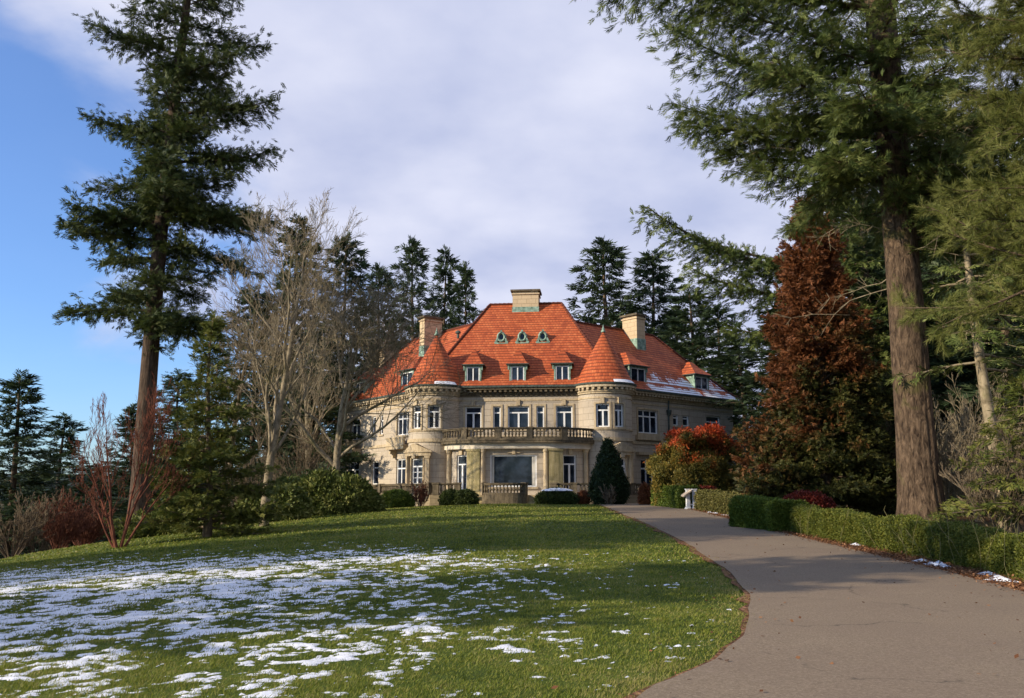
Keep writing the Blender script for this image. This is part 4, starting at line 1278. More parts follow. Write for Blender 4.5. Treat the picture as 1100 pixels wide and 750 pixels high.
def chimney(c, w, d, z0, z1, rot, parent, dz=.9):
    mb = MB(); hw, hd = w / 2, d / 2; ca, sa = math.cos(rot), math.sin(rot)
    T = lambda x, y, z: (c[0] + x * ca - y * sa, c[1] + x * sa + y * ca, z)
    def ring(x, y, za, zb, m):
        P = [(-x, -y), (x, -y), (x, y), (-x, y)]; s = 0
        for i in range(4):
            a, b = P[i], P[(i + 1) % 4]; L = math.dist(a, b)
            m.face([T(*a, za), T(*b, za), T(*b, zb), T(*a, zb)], [(s, za), (s + L, za), (s + L, zb), (s, zb)]); s += L
        m.face([T(*q, za) for q in P][::-1], [(0, 0)] * 4); m.face([T(*q, zb) for q in P], [(0, 0)] * 4)
    ring(hw, hd, z0, z1 - .35, mb); ring(hw + .07, hd + .07, z1 - .35, z1 - .24, mb)
    ring(hw - .03, hd - .03, z1 - .24, z1 - .1, mb)
    o = mb.build('chimney', M['chimney'], parent)
    k = MB(); ring(hw + .15, hd + .15, z1 - .1, z1 + .03, k); ring(hw * .7, hd * .6, z1 + .03, z1 + .12, k)
    return o, k, (hw, hd, T)


def finish_chimney(c, w, d, z0, z1, rot, zf):
    o, k, (hw, hd, T) = chimney(c, w, d, z0, z1, rot, house)
    k.build('chimney_cap', M['weathered'], o)
    fl = MB(); e = .035
    for a, b in (((-hw - e, -hd - e), (hw + e, -hd - e)), ((hw + e, -hd - e), (hw + e, hd + e)), ((hw + e, hd + e), (-hw - e, hd + e)), ((-hw - e, hd + e), (-hw - e, -hd - e))):
        fl.face([T(*a, z0), T(*b, z0), T(*b, zf), T(*a, zf)])
    fl.build('flashing', M['copper'], o)
    return o


finish_chimney((.05, 5.75), 1.95, 1.5, 13.0, 15.75, 0, 14.45)


def plan_at(px, w, Y0=66.0):
    """plan position, a given distance away, on the line of sight through a photo column (survey helper)"""
    X = (px - 550) / 950 * (Y0 * CP + (w + HZ - CAMZ) * SP); return to_local(X, Y0)


cr_ = np.array(AR) + dR * 6.6 + nR * 3.6
finish_chimney(tuple(cr_), .95, 1.45, 11.2, 14.25, WA, 12.35)
cl_ = np.array(AL) + dL * 5.4 + nL * 3.3
finish_chimney(tuple(cl_), .70, 1.6, 10.9, 14.2, -WA, 11.9)
cl2 = np.array(AL) + dL * 14.2 + nL * 4.3
finish_chimney(tuple(cl2), .9, 1.0, 7.5, 12.9, -WA, 8.2)


def dormer(P, rot, z, w, h, back, parent, snowy=False, wide=2, roofh=1.15, rl=0.0):
    """P: plan point of its front centre; rot: outward direction turned from -v"""
    root = bpy.data.objects.new('dormer', None); COL.objects.link(root); root.parent = parent
    ca, sa = math.cos(rot), math.sin(rot)
    T = lambda x, y, zz: (P[0] + x * ca - y * sa, P[1] + x * sa + y * ca, zz)
    def bx(m, x0, x1, y0, y1, z0, z1): m.hexa([T(x0, y0, z0), T(x1, y0, z0), T(x1, y1, z0), T(x0, y1, z0), T(x0, y0, z1), T(x1, y0, z1), T(x1, y1, z1), T(x0, y1, z1)])
    hw = w / 2; b = MB(); q = .11
    bx(b, -hw, -hw + q, 0, .12, z, z + h); bx(b, hw - q, hw, 0, .12, z, z + h)          # front posts
    bx(b, -hw + q, hw - q, .002, .12, z, z + .10); bx(b, -hw + q, hw - q, .002, .12, z + h - .12, z + h)
    bx(b, -hw + .02, -hw + .08, .12, back, z, z + h - .004); bx(b, hw - .08, hw - .02, .12, back, z, z + h - .004)
    bx(b, -hw - .06, hw + .06, -.06, .10, z - .06, z - .002)
    for k in (-1, 1): bx(b, k * (hw + .06) - .05, k * (hw + .06) + .05, -.03, .08, z + h - .34, z + h - .003)
    b.build('dormer_body', M['copper'], root)
    f = straight(T(-hw + q, .0, 0)[:2], T(hw - q, .0, 0)[:2])
    mb = MB(); W = w - 2 * q; z0, z1 = z + .10, z + h - .12
    bar(mb, f, 0, .07, z0, z1, .03, .09); bar(mb, f, W - .07, W, z0, z1, .03, .09); bar(mb, f, .07, W - .07, z0, z0 + .07, .033, .09); bar(mb, f, .07, W - .07, z1 - .07, z1, .033, .09)
    for i in range(1, wide): s = W * i / wide; bar(mb, f, s - .04, s + .04, z0 + .07, z1 - .07, .036, .09)
    wn_ = mb.build('window', M['white'], root)
    g = MB(); g.face([f(0, z0, .075), f(W, z0, .075), f(W, z1, .075), f(0, z1, .075)]); g.build('pane', M['glass'], wn_)
    # bell-cast pyramid roof
    ze = z + h; r = MB(); o_ = .20
    lv = [(hw + o_, -o_, back + .2, ze + .05), (hw + .02, .0, back + .2, ze + .22), (hw * .55, hw * .62, back + .2, ze + .22 + (roofh - .22) * .48), (.02 + rl, hw * 1.15, back + .4, ze + roofh)]
    for a, c in zip(lv, lv[1:]):
        A = [(-a[0], a[1]), (a[0], a[1]), (a[0], a[2]), (-a[0], a[2])]; C = [(-c[0], c[1]), (c[0], c[1]), (c[0], c[2]), (-c[0], c[2])]
        for i in (3, 0, 1):
            j = (i + 1) % 4; pts = [T(*A[i], a[3]), T(*A[j], a[3]), T(*C[j], c[3]), T(*C[i], c[3])]
            roof_poly(r, pts)
    r.face([T(-lv[3][0], lv[3][1], lv[3][3]), T(lv[3][0], lv[3][1], lv[3][3]), T(lv[3][0], lv[3][2], lv[3][3]), T(-lv[3][0], lv[3][2], lv[3][3])])
    r.build('dormer_roof', M['tile_snow'] if snowy else M['tile'], root)
    e = MB(); bx(e, -hw - o_ - .02, hw + o_ + .02, -o_ - .02, back, ze + .001, ze + .055); e.build('dormer_gutter', M['gutter'], root)
    return root


slope = (ZR - E) / 6.12
for u in (-3.12, -.05, 3.0): dormer((u, -.12), 0, E + .14, 1.12, 1.32, 1.6, house, roofh=1.25)
wslope = (ZW - E) / (WD / 2 + ov)


def wing_dormer(s, side, inset, z, w, h, back, snowy, **k):
    A, d, n_ = (ARa, dR, nR) if side > 0 else (ALa, dL, nL)
    P = A + d * s + n_ * inset
    return dormer(tuple(P), WA if side > 0 else -WA, z, w, h, back, house, snowy, **k)


wing_dormer(R_(694) - .35, 1, .25, E + .42, 1.75, 1.30, 1.9, True, roofh=1.15, rl=.15)
wing_dormer(R_(763) - .4, 1, .25, E + .42, 1.75, 1.30, 1.9, True, roofh=1.15, rl=.15)
wing_dormer(t_at(434, AL, dL) + .2, -1, .25, E + .42, 1.75, 1.30, 1.9, False, roofh=1.15, rl=.15)
wing_dormer(t_at(382, AL, dL) + .2, -1, .25, E + .42, 1.75, 1.30, 1.9, False, roofh=1.15, rl=.15)


def oculus(u):
    """small copper bull's-eye dormer"""
    v0 = 2.55; z0 = E + slope * (v0 + .52) - .05
    root = bpy.data.objects.new('oculus_dormer', None); COL.objects.link(root); root.parent = house
    mb = MB(); cx, cz = u, z0 + .62; N = 20
    outer = [(cx + .44 * math.cos(a), cz + .50 * math.sin(a)) for a in [2 * math.pi * i / N for i in range(N)]]
    inner = [(cx + .21 * math.cos(a), cz + .28 * math.sin(a)) for a in [2 * math.pi * i / N for i in range(N)]]
    for i in range(N):
        j = (i + 1) % N; o0, o1, i0, i1 = outer[i], outer[j], inner[i], inner[j]
        m0 = ((o0[0] + i0[0]) / 2, (o0[1] + i0[1]) / 2); m1 = ((o1[0] + i1[0]) / 2, (o1[1] + i1[1]) / 2)
        mb.face([(o0[0], v0, o0[1]), (o1[0], v0, o1[1]), (m1[0], v0 - .09, m1[1]), (m0[0], v0 - .09, m0[1])][::-1])
        mb.face([(m0[0], v0 - .09, m0[1]), (m1[0], v0 - .09, m1[1]), (i1[0], v0 + .02, i1[1]), (i0[0], v0 + .02, i0[1])][::-1])
        mb.face([(i0[0], v0 + .02, i0[1]), (i1[0], v0 + .02, i1[1]), (i1[0], v0 + .22, i1[1]), (i0[0], v0 + .22, i0[1])][::-1])
        mb.face([(o0[0], v0, o0[1]), (o1[0], v0, o1[1]), (o1[0], v0 + 1.3, o1[1]), (o0[0], v0 + 1.3, o0[1])])
    for k in (-1, 1):                                         # scrolled feet
        for (dx, dz, rr) in ((.50, .05, .17), (.46, .26, .11), (.42, .42, .08)):
            V = [(cx + k * dx + rr * math.cos(a), cz - .62 + dz + rr * math.sin(a)) for a in [2 * math.pi * i / 12 for i in range(12)]]
            mb.face([(x, v0 - .06, z) for x, z in V][::-1])
            for i in range(12): a, b = V[i], V[(i + 1) % 12]; mb.face([(a[0], v0 - .06, a[1]), (b[0], v0 - .06, b[1]), (b[0], v0 + .4, b[1]), (a[0], v0 + .4, a[1])])
    mb.box(cx - .62, cx + .62, v0 - .10, v0 + .25, z0 - .10, z0 + .06)
    mb.box(cx - .09, cx + .09, v0 - .15, v0 + .1, cz + .44, cz + .62)
    mb.build('oculus_frame', M['copper'], root)
    g = MB(); g.face([(x, v0 + .15, z) for x, z in inner][::-1]); g.build('pane', M['glass'], root)
    k = .76; root.scale = (k, k, k); root.location = (u * (1 - k), (v0 + .5) * (1 - k), (z0 + .05) * (1 - k))


for u in (-1.5, .02, 1.5): oculus(u)
# roof vent on the left wing
vp = ALa + dL * .8 + nL * 3.2
mb = MB(); mb.lathe([(.10, 0), (.10, .35), (.20, .36), (.20, .5), (.02, .6)], (-4.9, 4.1, 12.0), 12); mb.build('roof_vent', M['gutter'], house)

# ---- bay and balcony
bay = bowed([(-4.75, .05), (-4.70, -.55), (-4.15, -1.45), (-3.1, -2.15), (-2.2, -2.45), (-.9, -2.5), (.9, -2.5), (2.2, -2.45), (3.1, -2.15), (4.15, -1.45), (4.70, -.55), (4.75, .05)])
B = MB(); su = bay.s_at_u
bh = [(su(-3.95), su(-3.2), FL + .15, Z1b), (su(-1.62), su(1.42), FL + .5, Z1b), (su(3.1), su(3.95), FL + .15, Z1b)]
wall_panel(B, bay, -.6, 3.72, bh, reveal=.3)
B.build('bay_wall', M['stone'], house)
window(bay, bh[0], cols=2, transom=.75); window(bay, bh[2], cols=2, transom=.75)
window(bay, bh[1], cols=1, transom=None, fw=.10)
cu = MB()
for x0, x1 in ((-1.50, -1.36), (1.10, 1.30)):
    k = 6
    for i in range(k):
        a, b_ = x0 + (x1 - x0) * i / k, x0 + (x1 - x0) * (i + 1) / k
        cu.face([bay(su(a), FL + .62, .155 + .004 * (i % 2)), bay(su(b_), FL + .62, .155 + .004 * ((i + 1) % 2)), bay(su(b_), Z1b - .12, .155 + .004 * ((i + 1) % 2)), bay(su(a), Z1b - .12, .155 + .004 * (i % 2))])
cu.build('curtain', M['curtain'], house)
# columns
def column(u, r=.19, name='column', mat='trim', off=-.14):
    m = MB(); c = bay(su(u), 0, off)
    m.lathe([(r * 1.35, FL), (r * 1.35, FL + .14), (r * 1.12, FL + .22), (r, FL + .3), (r * .98, 1.7), (r * .9, 3.25), (r * 1.15, 3.30), (r * 1.3, 3.42), (r * 1.35, 3.5)], (c[0], c[1], 0), 16)
    m.build(name, M[mat], house, smooth=False)


for u in (-4.66, -4.42, 4.42, 4.66): column(u, .16)
for u in (-2.05, 2.0): column(u, .16)
for u in (-2.62, 2.6):
    pm = MB(); s = su(u); bar(pm, bay, s - .42, s + .42, FL, 3.5, -.30, .01); bar(pm, bay, s - .46, s + .46, FL, FL + .22, -.36, .01); bar(pm, bay, s - .46, s + .46, 3.36, 3.5, -.36, .01)
    pm.build('pilaster', M['mossy'], house)
ky = MB(); s = su(-.05); bar(ky, bay, s - .1, s + .1, Z1b + .02, 3.5, -.16, .01); bar(ky, bay, s - .42, s + .42, 3.22, 3.30, -.10, .01)
for u in (-3.58, 3.52): s = su(u); bar(ky, bay, s - .13, s + .13, Z1b + .02, 3.5, -.14, .01)
ky.build('keystone', M['trim'], house)
sl = MB()
bar(sl, bay, 0, bay.L, 3.50, 3.86, -.36, .05)
sl.build('entablature', M['pale_trim'], house)
# floor of the balcony
outl = [bay(s, 0, -.62)[:2] for s in np.linspace(0, bay.L, 50)]
fl = MB(); fl.prism([(p[0], max(-9, min(p[1], .02))) for p in outl], 3.864, 4.02)
bar(fl, bay, 0, bay.L, 4.02, 4.12, -.66, -.2); fl.build('balcony_floor', M['weathered'], house)


def balustrade(name, f, s0, s1, z0, h, d, mat, parent, piers=(), step=.22, th=.22, rail_mat=None):
    """turned balusters between plinth and hand rail, with piers"""
    mb = MB(); bar(mb, f, s0, s1, z0, z0 + h * .18, d, d + th); bar(mb, f, s0, s1, z0 + h * .82, z0 + h * .93, d + .01, d + th - .01); bar(mb, f, s0, s1, z0 + h * .93, z0 + h, d - .04, d + th + .04)
    for p in piers:
        bar(mb, f, p - .19, p + .19, z0 - .003, z0 + h * .925, d - .05, d + th + .05); bar(mb, f, p - .24, p + .24, z0 + h * .925, z0 + h + .035, d - .09, d + th + .09)
    n = max(1, int((s1 - s0) / step)); w = (s1 - s0) / n
    za, zb = z0 + h * .18, z0 + h * .82; H = zb - za
    for i in range(n):
        s = s0 + w * (i + .5)
        if any(abs(s - p) < .22 for p in piers): continue
        c = f(s, 0, d + th / 2)
        mb.lathe([(.065, 0), (.065, .06 * H), (.040, .12 * H), (.082, .38 * H), (.060, .62 * H), (.036, .84 * H), (.062, .94 * H), (.062, H)], (c[0], c[1], za), 7, cap=False)
    return mb.build(name, mat, parent)


balustrade('balcony_balustrade', bay, .05, bay.L - .05, 4.12, .72, -.56, M['weathered'], house, piers=(.15, su(-3.05), su(-1.0), su(1.0), su(2.98), bay.L - .15))
# narrow stone balconies under the upper windows of the wings
def ledge(f, a, b, z, dep=.75):
    m = MB(); bar(m, f, a, b, z, z + .22, -dep, .01); bar(m, f, a - .05, b + .05, z + .22, z + .30, -dep - .05, .01)
    bar(m, f, a + .05, b - .05, z + .30, z + .78, -dep + .03, -dep + .17); bar(m, f, a, b, z + .78, z + .87, -dep, -dep + .2)
    for s in (a + .25, b - .25):
        bar(m, f, s - .1, s + .1, z - .3, z - .002, -dep * .7, .01); bar(m, f, s - .1, s + .1, z - .6, z - .302, -dep * .4, .01)
    m.build('window_balcony', M['trim'], house)


ledge(wlf, lh[0][0] - .35, lh[0][1] + .35, 3.78); ledge(wlf, lh[3][0] - .4, lh[3][1] + .4, 3.78)
m = MB(); bar(m, wr, rh[0][0] - .3, rh[0][1] + .3, 4.35, 4.7, -.22, .01); bar(m, wr, rh[0][0] - .3, rh[0][1] + .3, 3.3, 3.5, -.3, .01); m.build('window_ledge', M['trim'], house)
# rain pipe
V, F = tube([to_l for to_l in [wr(R_(718), 7.3, -.16), wr(R_(718), 6.7, -.12), wr(R_(718), 6.2, -.12), wr(R_(718), -.5, -.12)]], [.06] * 4, 8)
link_mesh('rain_pipe', V, [F], M['gutter'], house, smooth=True)
m = MB(); p = wr(R_(718), 0, -.16); m.lathe([(.05, 6.15), (.14, 6.3), (.2, 6.55), (.2, 6.62)], (p[0], p[1], 0), 8); m.build('rain_hopper', M['gutter'], house)

# ---------------------------------------------------------------- terrace in front of the mansion
ter = empty('terrace', (HX, HY, HZ), HR, 'weathered stone terrace with balustrade and steps along the mansion front', 'terrace')
tw = MB()
tp = [(-12.2, 4.2), (-5.0, -5.2), (5.4, -5.2), (9.6, -.4)]
fA = straight(tp[0], tp[1]); fB = straight(tp[1], tp[2]); fC = straight(tp[2], tp[3])
sB = lambda u: u + 5.0
st1, st2 = (sB(-3.0), sB(-1.75)), (sB(1.05), sB(2.35))         # two flights of steps
lowwin = [(fA.L - 1.0, fA.L - .45, -.55, .05)]
wall_panel(tw, fA, -3.2, FL, []); wall_panel(tw, fC, -1.2, FL)
for a, b in ((0, st1[0]), (st1[1], st2[0]), (st2[1], fB.L)): wall_panel(tw, fB, -1.2, FL, s0=a, s1=b)
for a, b in (st1, st2):
    for s in (a, b): tw.face([fB(s, -1.2, 0), fB(s, FL, 0), fB(s, FL, 1.6), fB(s, -1.2, 1.6)], [(0, 0), (0, 1), (1, 1), (1, 0)])
    tw.face([fB(a, -1.2, 1.6), fB(b, -1.2, 1.6), fB(b, FL, 1.6), fB(a, FL, 1.6)], [(0, 0), (1, 0), (1, 1), (0, 1)])
tw.build('retaining_wall', stone_material('terrace_stone', (0.24, 0.185, 0.11), (0.42, 0.33, 0.20), (0.11, 0.09, 0.055), .35, .8), ter)
# projecting curved block between the flights
pb = bowed([(-1.75, -5.2), (-1.6, -5.55), (-1.0, -5.85), (-.35, -5.95), (.35, -5.9), (.85, -5.6), (1.05, -5.2)])
q = MB(); wall_panel(q, pb, -1.0, FL, dep=.003); top = [pb(s, 0, .0)[:2] for s in np.linspace(0, pb.L, 24)]
q.face([(x, y, FL + .003) for x, y in top]); q.build('bastion', M['weathered'], ter)
balustrade('balustrade', pb, .02, pb.L - .02, FL, .72, .02, M['weathered'], ter, piers=(.12, pb.L - .12))
top = MB()
flo = [tp[0], tp[1], (st1[0] - 5, -5.2), (st1[0] - 5, -3.6), (st1[1] - 5, -3.6), (st1[1] - 5, -5.2), (st2[0] - 5, -5.2), (st2[0] - 5, -3.6), (st2[1] - 5, -3.6), (st2[1] - 5, -5.2), tp[2], tp[3], (6.2, 3.0), (-6.2, 3.0), (-9.5, 8)]
top.face([(x, y, FL - .004) for x, y in flo]); top.build('terrace_floor', M['pale_trim'], ter)
for a, b in (st1, st2):
    s_ = MB(); n = 6
    for i in range(n):
        z1 = FL - .09 * (i + 1) - .0; d0 = 1.6 - .30 * (i + 1)
        bar(s_, fB, a + .02, b - .02, -1.1, z1, d0, 1.59 + .0 * i) if i == 0 else bar(s_, fB, a + .02, b - .02, -1.1, z1, d0, d0 + .299)
    s_.build('steps', M['mossy'], ter)
balustrade('balustrade', fA, .1, fA.L - .1, FL, .72, .02, M['weathered'], ter, piers=(.25, fA.L * .33, fA.L * .62, fA.L - .3))
balustrade('balustrade', fB, .1, st1[0] - .05, FL, .72, .02, M['weathered'], ter, piers=(.35, st1[0] - .3))
balustrade('balustrade', fB, st2[1] + .05, fB.L - .1, FL, .72, .02, M['weathered'], ter, piers=(st2[1] + .3, (st2[1] + fB.L) / 2, fB.L - .3))
balustrade('balustrade', fC, .1, fC.L - .1, FL, .72, .02, M['weathered'], ter, piers=(.3, fC.L * .5, fC.L - .3))

# ---------------------------------------------------------------- big trees
def P3(px, Y, py=None):
    """ground position under photo column px at distance Y"""
    z = 0.0
    for _ in range(4):
        X = (px - 550) / 950 * (Y * CP + (z - CAMZ) * SP); z = tzf(X, Y)
    return (X, Y, z)


def top_h(loc, py):
    """height of something standing at loc whose top shows at photo row py"""
    r = ray(550, py); return CAMZ + r[2] * loc[1] / r[1] - loc[2]


def cone_r(R, p=.8, base_in=.25, at_=.12):
    def f(u):
        return R * ((1 - u) ** p) * (base_in + (1 - base_in) * min(1, u / at_) if at_ else 1) + .15
    return f


# left fir: tall leaning trunk, uneven storeys with gaps
loc = P3(147, 41)
def r_left(u):
    # u 0..1 from the lowest branch up
    v = 3.3 + 1.6 * math.sin(u * 3.1 + .2) + .9 * math.sin(u * 21 + 1.3)
    return max(.5, v * (1 if u < .72 else 1 - ((u - .72) / .28) ** 1.4)) * .74
PI = math.pi
ex = [(12.9, PI - .1, 5.6, .22, .12), (13.6, PI + .3, 4.8, .2, .2), (9.7, PI + .1, 5.2, .15, .25), (14.4, .25, 6.3, .12, .25), (13.8, -.2, 6.0, .15, .32), (12.7, .1, 5.4, .0, .35),
      (8.9, -.1, 3.9, .15, .18), (16.5, .2, 5.8, .3, .2), (18.8, 0, 6.0, .25, .3), (18.0, PI, 4.6, .2, .2)]
ex = [(h_, a_, L_ * .80, p_, d_) for h_, a_, L_, p_, d_ in ex]
w, c = conifer_data(21, 30.0, 8.2, r_left, 112, .40, spray=.38, K=15, step=.20, droop=.30, rise=.16, lean=(.030, 0), blen=.40, hang=.24, gaps=.34, vol=3, volr=.20, wid=.08, extra=ex, tpow=.62, branch_r=.019)
make_tree('fir_tree', loc, w, c, M['bark_dark'], M['fir'], 'tall leaning fir on the left of the lawn, bare lower trunk', 'tree').scale = (1.08, 1.08, 1.08)

# right giant fir
loc = P3(992, 28)
def r_right(u):
    return max(.4, (6.0 + 1.0 * math.sin(u * 9 + 2)) * (1 - u) ** .45)
ex = [(17.0, PI - .10, 10.2, .16, .05), (16.2, PI + .15, 8.2, .10, .10), (13.7, PI, 7.4, .10, .10), (12.7, PI - .25, 6.8, .06, .12), (11.9, PI + .2, 6.5, .06, .10), (11.2, PI - .05, 5.6, .08, .12), (10.5, PI + .15, 4.8, .05, .15), (14.7, PI + .3, 6.8, .1, .1), (12.4, PI + .45, 6.2, .08, .12),
      (8.7, -.35, 4.4, .05, .3), (9.8, .2, 5.0, .05, .3), (10.2, -1.3, 3.2, .1, .2), (10.9, -1.15, 3.4, .1, .2), (11.8, -1.36, 3.6, .1, .2), (13.0, -1.4, 4.0, .1, .2), (14.2, -1.6, 4.2, .1, .2), (9.9, -.6, 4.2, .1, .3), (9.3, .4, 4.2, .05, .3), (10.8, .1, 4.8, .1, .25), (12.2, -.4, 5.2, .1, .2), (13.6, .2, 5.6, .1, .2), (15.2, -.3, 5.8, .1, .2), (9.2, -1.2, 2.4, .0, .35), (9.6, -1.7, 2.2, .0, .3)]
w, c = conifer_data(33, 34.0, 8.6, lowcut=(10.3, PI, 1.5, .28), radius=r_right, nb=66, trunk_r=.50, spray=.34, K=22, step=.2, droop=.26, rise=.14, lean=(-.006, 0), vol=2, volr=.19, blen=.36, hang=.24, gaps=.34, extra=ex, tpow=.55, branch_r=.014, wid=.05)
# dead twigs round the foot of the crown
tw_ = []
rs = np.random.RandomState(4)
for k in range(34):
    h = rs.uniform(7.2, 14); a = rs.uniform(0, 6.28); L = rs.uniform(1.2, 4.0)
    p = np.array([-.006 * h, 0, h]) + .3 * np.array([math.cos(a), math.sin(a), 0]); d = np.array([math.cos(a), math.sin(a), rs.uniform(-.25, .1)])
    q = p
    for s in range(5):
        d2 = unit(d + rs.normal(0, .22, 3)); q2 = q + d2 * L / 5; tw_.append((q, q2, .02 * (1 - s / 6), .02 * (1 - (s + 1) / 6)))
        for e in range(3):
            d3 = unit(d2 + rs.normal(0, .7, 3)); l3 = rs.uniform(.2, .8); tw_.append((q2, q2 + d3 * l3, .008, .004)); d4 = unit(d3 + rs.normal(0, .6, 3)); tw_.append((q2 + d3 * l3 * .6, q2 + d3 * l3 * .6 + d4 * l3 * .6, .006, .003))
        q = q2
dead = prisms([a[0] for a in tw_], [a[1] for a in tw_], [a[2] for a in tw_], [a[3] for a in tw_], 3)
wv, wf = w
# a finer trunk skin with deep ribs replaces the plain tube
zz = np.linspace(-.8, 34, 260); hh = np.clip(zz, 0, None)
TP = np.stack([-.006 * hh ** 1.0 - .0 * hh, 0 * zz, zz], 1); TR = .53 * np.clip(1 - zz / 34, 0, 1) ** .55 + .02 + .27 * np.exp(-np.clip(zz, 0, None) / .9)
skin = tube(TP, TR, 96, .016, 3)
r = make_tree('fir_tree', loc, merge([(wv, wf), skin]), c, M['bark_big'], M['fir_big'], 'giant fir with thick furrowed trunk behind the right hedge', 'tree')
link_mesh('dead_twigs', dead[0], [dead[1]], M['bark_pale'], r)
r.scale = (1.075,) * 3

# pine reaching in from the right edge: long needles in brushes
def needle_brush(seed, K=26):
    rs = np.random.RandomState(seed); T = np.zeros((K, 3, 3))
    for k in range(K):
        d = rs.normal(0, .55, 3); d[0] = abs(d[0]) * .6 + .55; d = d / np.linalg.norm(d); L = rs.uniform(.6, 1.0); p = np.array([rs.uniform(-.5, .4), 0, 0])
        w = unit(np.cross(d, rs.normal(size=3))) * .022; T[k] = [p - w, p + d * L, p + w]
    return T


def pine(seed, H, base, trunk_r, R, nb, brush=.22, azr=None):
    rs = np.random.RandomState(seed); segs = []; pos = []; dv = []
    for i in range(nb):
        u = (i + rs.uniform()) / nb; h = base + (H - base) * u; az = i * 2.4 if azr is None or rs.uniform() < .35 else rs.uniform(*azr)
        L = R * (1 - u) ** .45 * rs.uniform(.7, 1.1); d = np.array([math.cos(az), math.sin(az), rs.uniform(-.15, .25)]); q = np.array([0, 0, h]); n = 9
        for s in range(n):
            d = unit(d + rs.normal(0, .12, 3) + np.array([0, 0, .03])); q2 = q + d * L / n; r0 = .012 * L * (1 - s / n) + .008; segs.append((q, q2, r0, .012 * L * (1 - (s + 1) / n) + .008))
            if s > 1:
                for e in range(4):
                    d3 = unit(d + rs.normal(0, .75, 3)); l3 = rs.uniform(.35, 1.1) * (1.2 - s / n * .6); qq = q + (q2 - q) * rs.uniform(); segs.append((qq, qq + d3 * l3, .010, .005))
                    for g in range(int(l3 / .13) + 1):
                        pp = qq + d3 * l3 * (g + 1) / (int(l3 / .13) + 1); pos.append(pp); dv.append(d3 + rs.normal(0, .3, 3))
                    for e2 in range(2):
                        d5 = unit(d3 + rs.normal(0, .6, 3)); l5 = rs.uniform(.2, .45); q5 = qq + d3 * l3 * rs.uniform(.4, .9); segs.append((q5, q5 + d5 * l5, .006, .004))
                        for g in range(3): pos.append(q5 + d5 * l5 * (g + 1) / 3); dv.append(d5)
            q = q2
    trunk = tube([(0, 0, -.8), (.05, 0, H * .3), (.1, .05, H * .6), (0, 0, H)], [trunk_r * 1.2, trunk_r * .85, trunk_r * .55, .04], 16, .02)
    crown = instance([needle_brush(seed + k) for k in range(5)], np.array(pos), np.array(dv), rs.normal(size=(len(pos), 3)), brush * rs.uniform(.7, 1.2, len(pos)), rs)
    return merge([trunk, prisms([a[0] for a in segs], [a[1] for a in segs], [a[2] for a in segs], [a[3] for a in segs], 5)]), crown


w, c = pine(5, 17, 5.6, .28, 5.2, 84, azr=(PI * .66, PI * 1.3))
make_tree('pine_tree', P3(1290, 18.5), w, c, M['bark_fir'], M['pine'], 'pine with long light green needles reaching in from the right edge', 'tree')
print('near trees done')

# red-brown cedar
loc = P3(887, 37); H = top_h(loc, 218)
def r_cr(u): return 3.35 * (1 - u) ** .78 * (1 + .10 * math.sin(u * 17)) + .2
w, c = conifer_data(44, H, .2, r_cr, 340, .3, spray=.28, K=12, step=.19, vol=2, volr=.16, droop=.12, rise=.42, blen=.34, hang=.02, gaps=.05, wobble=.2, flat=.8, wid=.14, inner=.30)
make_tree('cedar_tree', loc, w, c, M['bark_fir'], M['crypto'], 'dense conical cedar with rusty orange foliage turning green low down', 'tree')


# young spruce on the left
loc = P3(222, 32); H = top_h(loc, 338)
def r_sp(u): return 2.7 * (1 - u) ** 1.05 * (1 + .16 * math.sin(u * 40)) + .10
w, c = conifer_data(51, H, .25, r_sp, 130, .11, spray=.26, K=11, step=.17, vol=2, volr=.07, droop=.16, rise=.16, blen=.40, hang=.08, gaps=.2, inner=.15, wid=.11)
make_tree('spruce_tree', loc, w, c, M['bark_brown'], M['spruce'], 'young green spruce with layered boughs beside the coral barked maple', 'tree')

# coral-bark maple, several stems
loc = P3(128, 30)
fk = [(-.42, .1, 3.6, .055), (-.2, -.2, 4.0, .06), (.02, .2, 4.3, .055), (.2, -.1, 4.2, .065), (.5, .1, 3.2, .045), (-.62, .0, 2.8, .04)]
w = bare_data(61, 5, .09, 4, (7, 5, 4, 3), .50, .30, .3, .55, fork=fk, rmin=.0055, wob=.13)
make_tree('maple_tree', loc, w, None, M['bark_red'], None, 'leafless maple with many coral red stems at the lawn edge', 'tree')

# bare deciduous trees between the spruce and the mansion
loc = P3(283, 36)
w = bare_data(74, 11.6, .21, 4, (15, 9, 7, 5), .74, .26, .24, .50, wob=.13, rmin=.007)
make_tree('bare_tree', loc, w, None, M['bark_pale'], None, 'tall leafless tree with pale trunk rising behind the laurel bush', 'tree', 'leafless trees left of the mansion')
loc = P3(358, 46)
w = bare_data(79, 10.5, .27, 4, (14, 9, 6, 5), .85, .12, .25, .62, lean=(.20, 0), wob=.15, rmin=.010)
make_tree('bare_tree', loc, w, None, M['bark_pale'], None, 'leaning leafless tree whose twigs cross the mansion left wing', 'tree', 'leafless trees left of the mansion')
loc = P3(238, 54)
w = bare_data(83, 13, .25, 4, (12, 8, 6, 4), .7, .25, .2, .45, wob=.14, rmin=.012)
make_tree('bare_tree', loc, w, None, M['bark_brown'], None, 'leafless brown tree behind the top of the young spruce', 'tree', 'leafless trees left of the mansion')
loc = P3(330, 60)
w = bare_data(85, 12.5, .22, 4, (12, 8, 6, 4), .7, .25, .2, .45, wob=.14, rmin=.013)
make_tree('bare_tree', loc, w, None, M['bark_pale'], None, 'twiggy leafless tree farther back between the pale trunk and the mansion', 'tree', 'leafless trees left of the mansion')
loc = P3(395, 72)
w = bare_data(87, 12.5, .2, 4, (12, 8, 6, 4), .7, .25, .2, .45, wob=.14, rmin=.015)
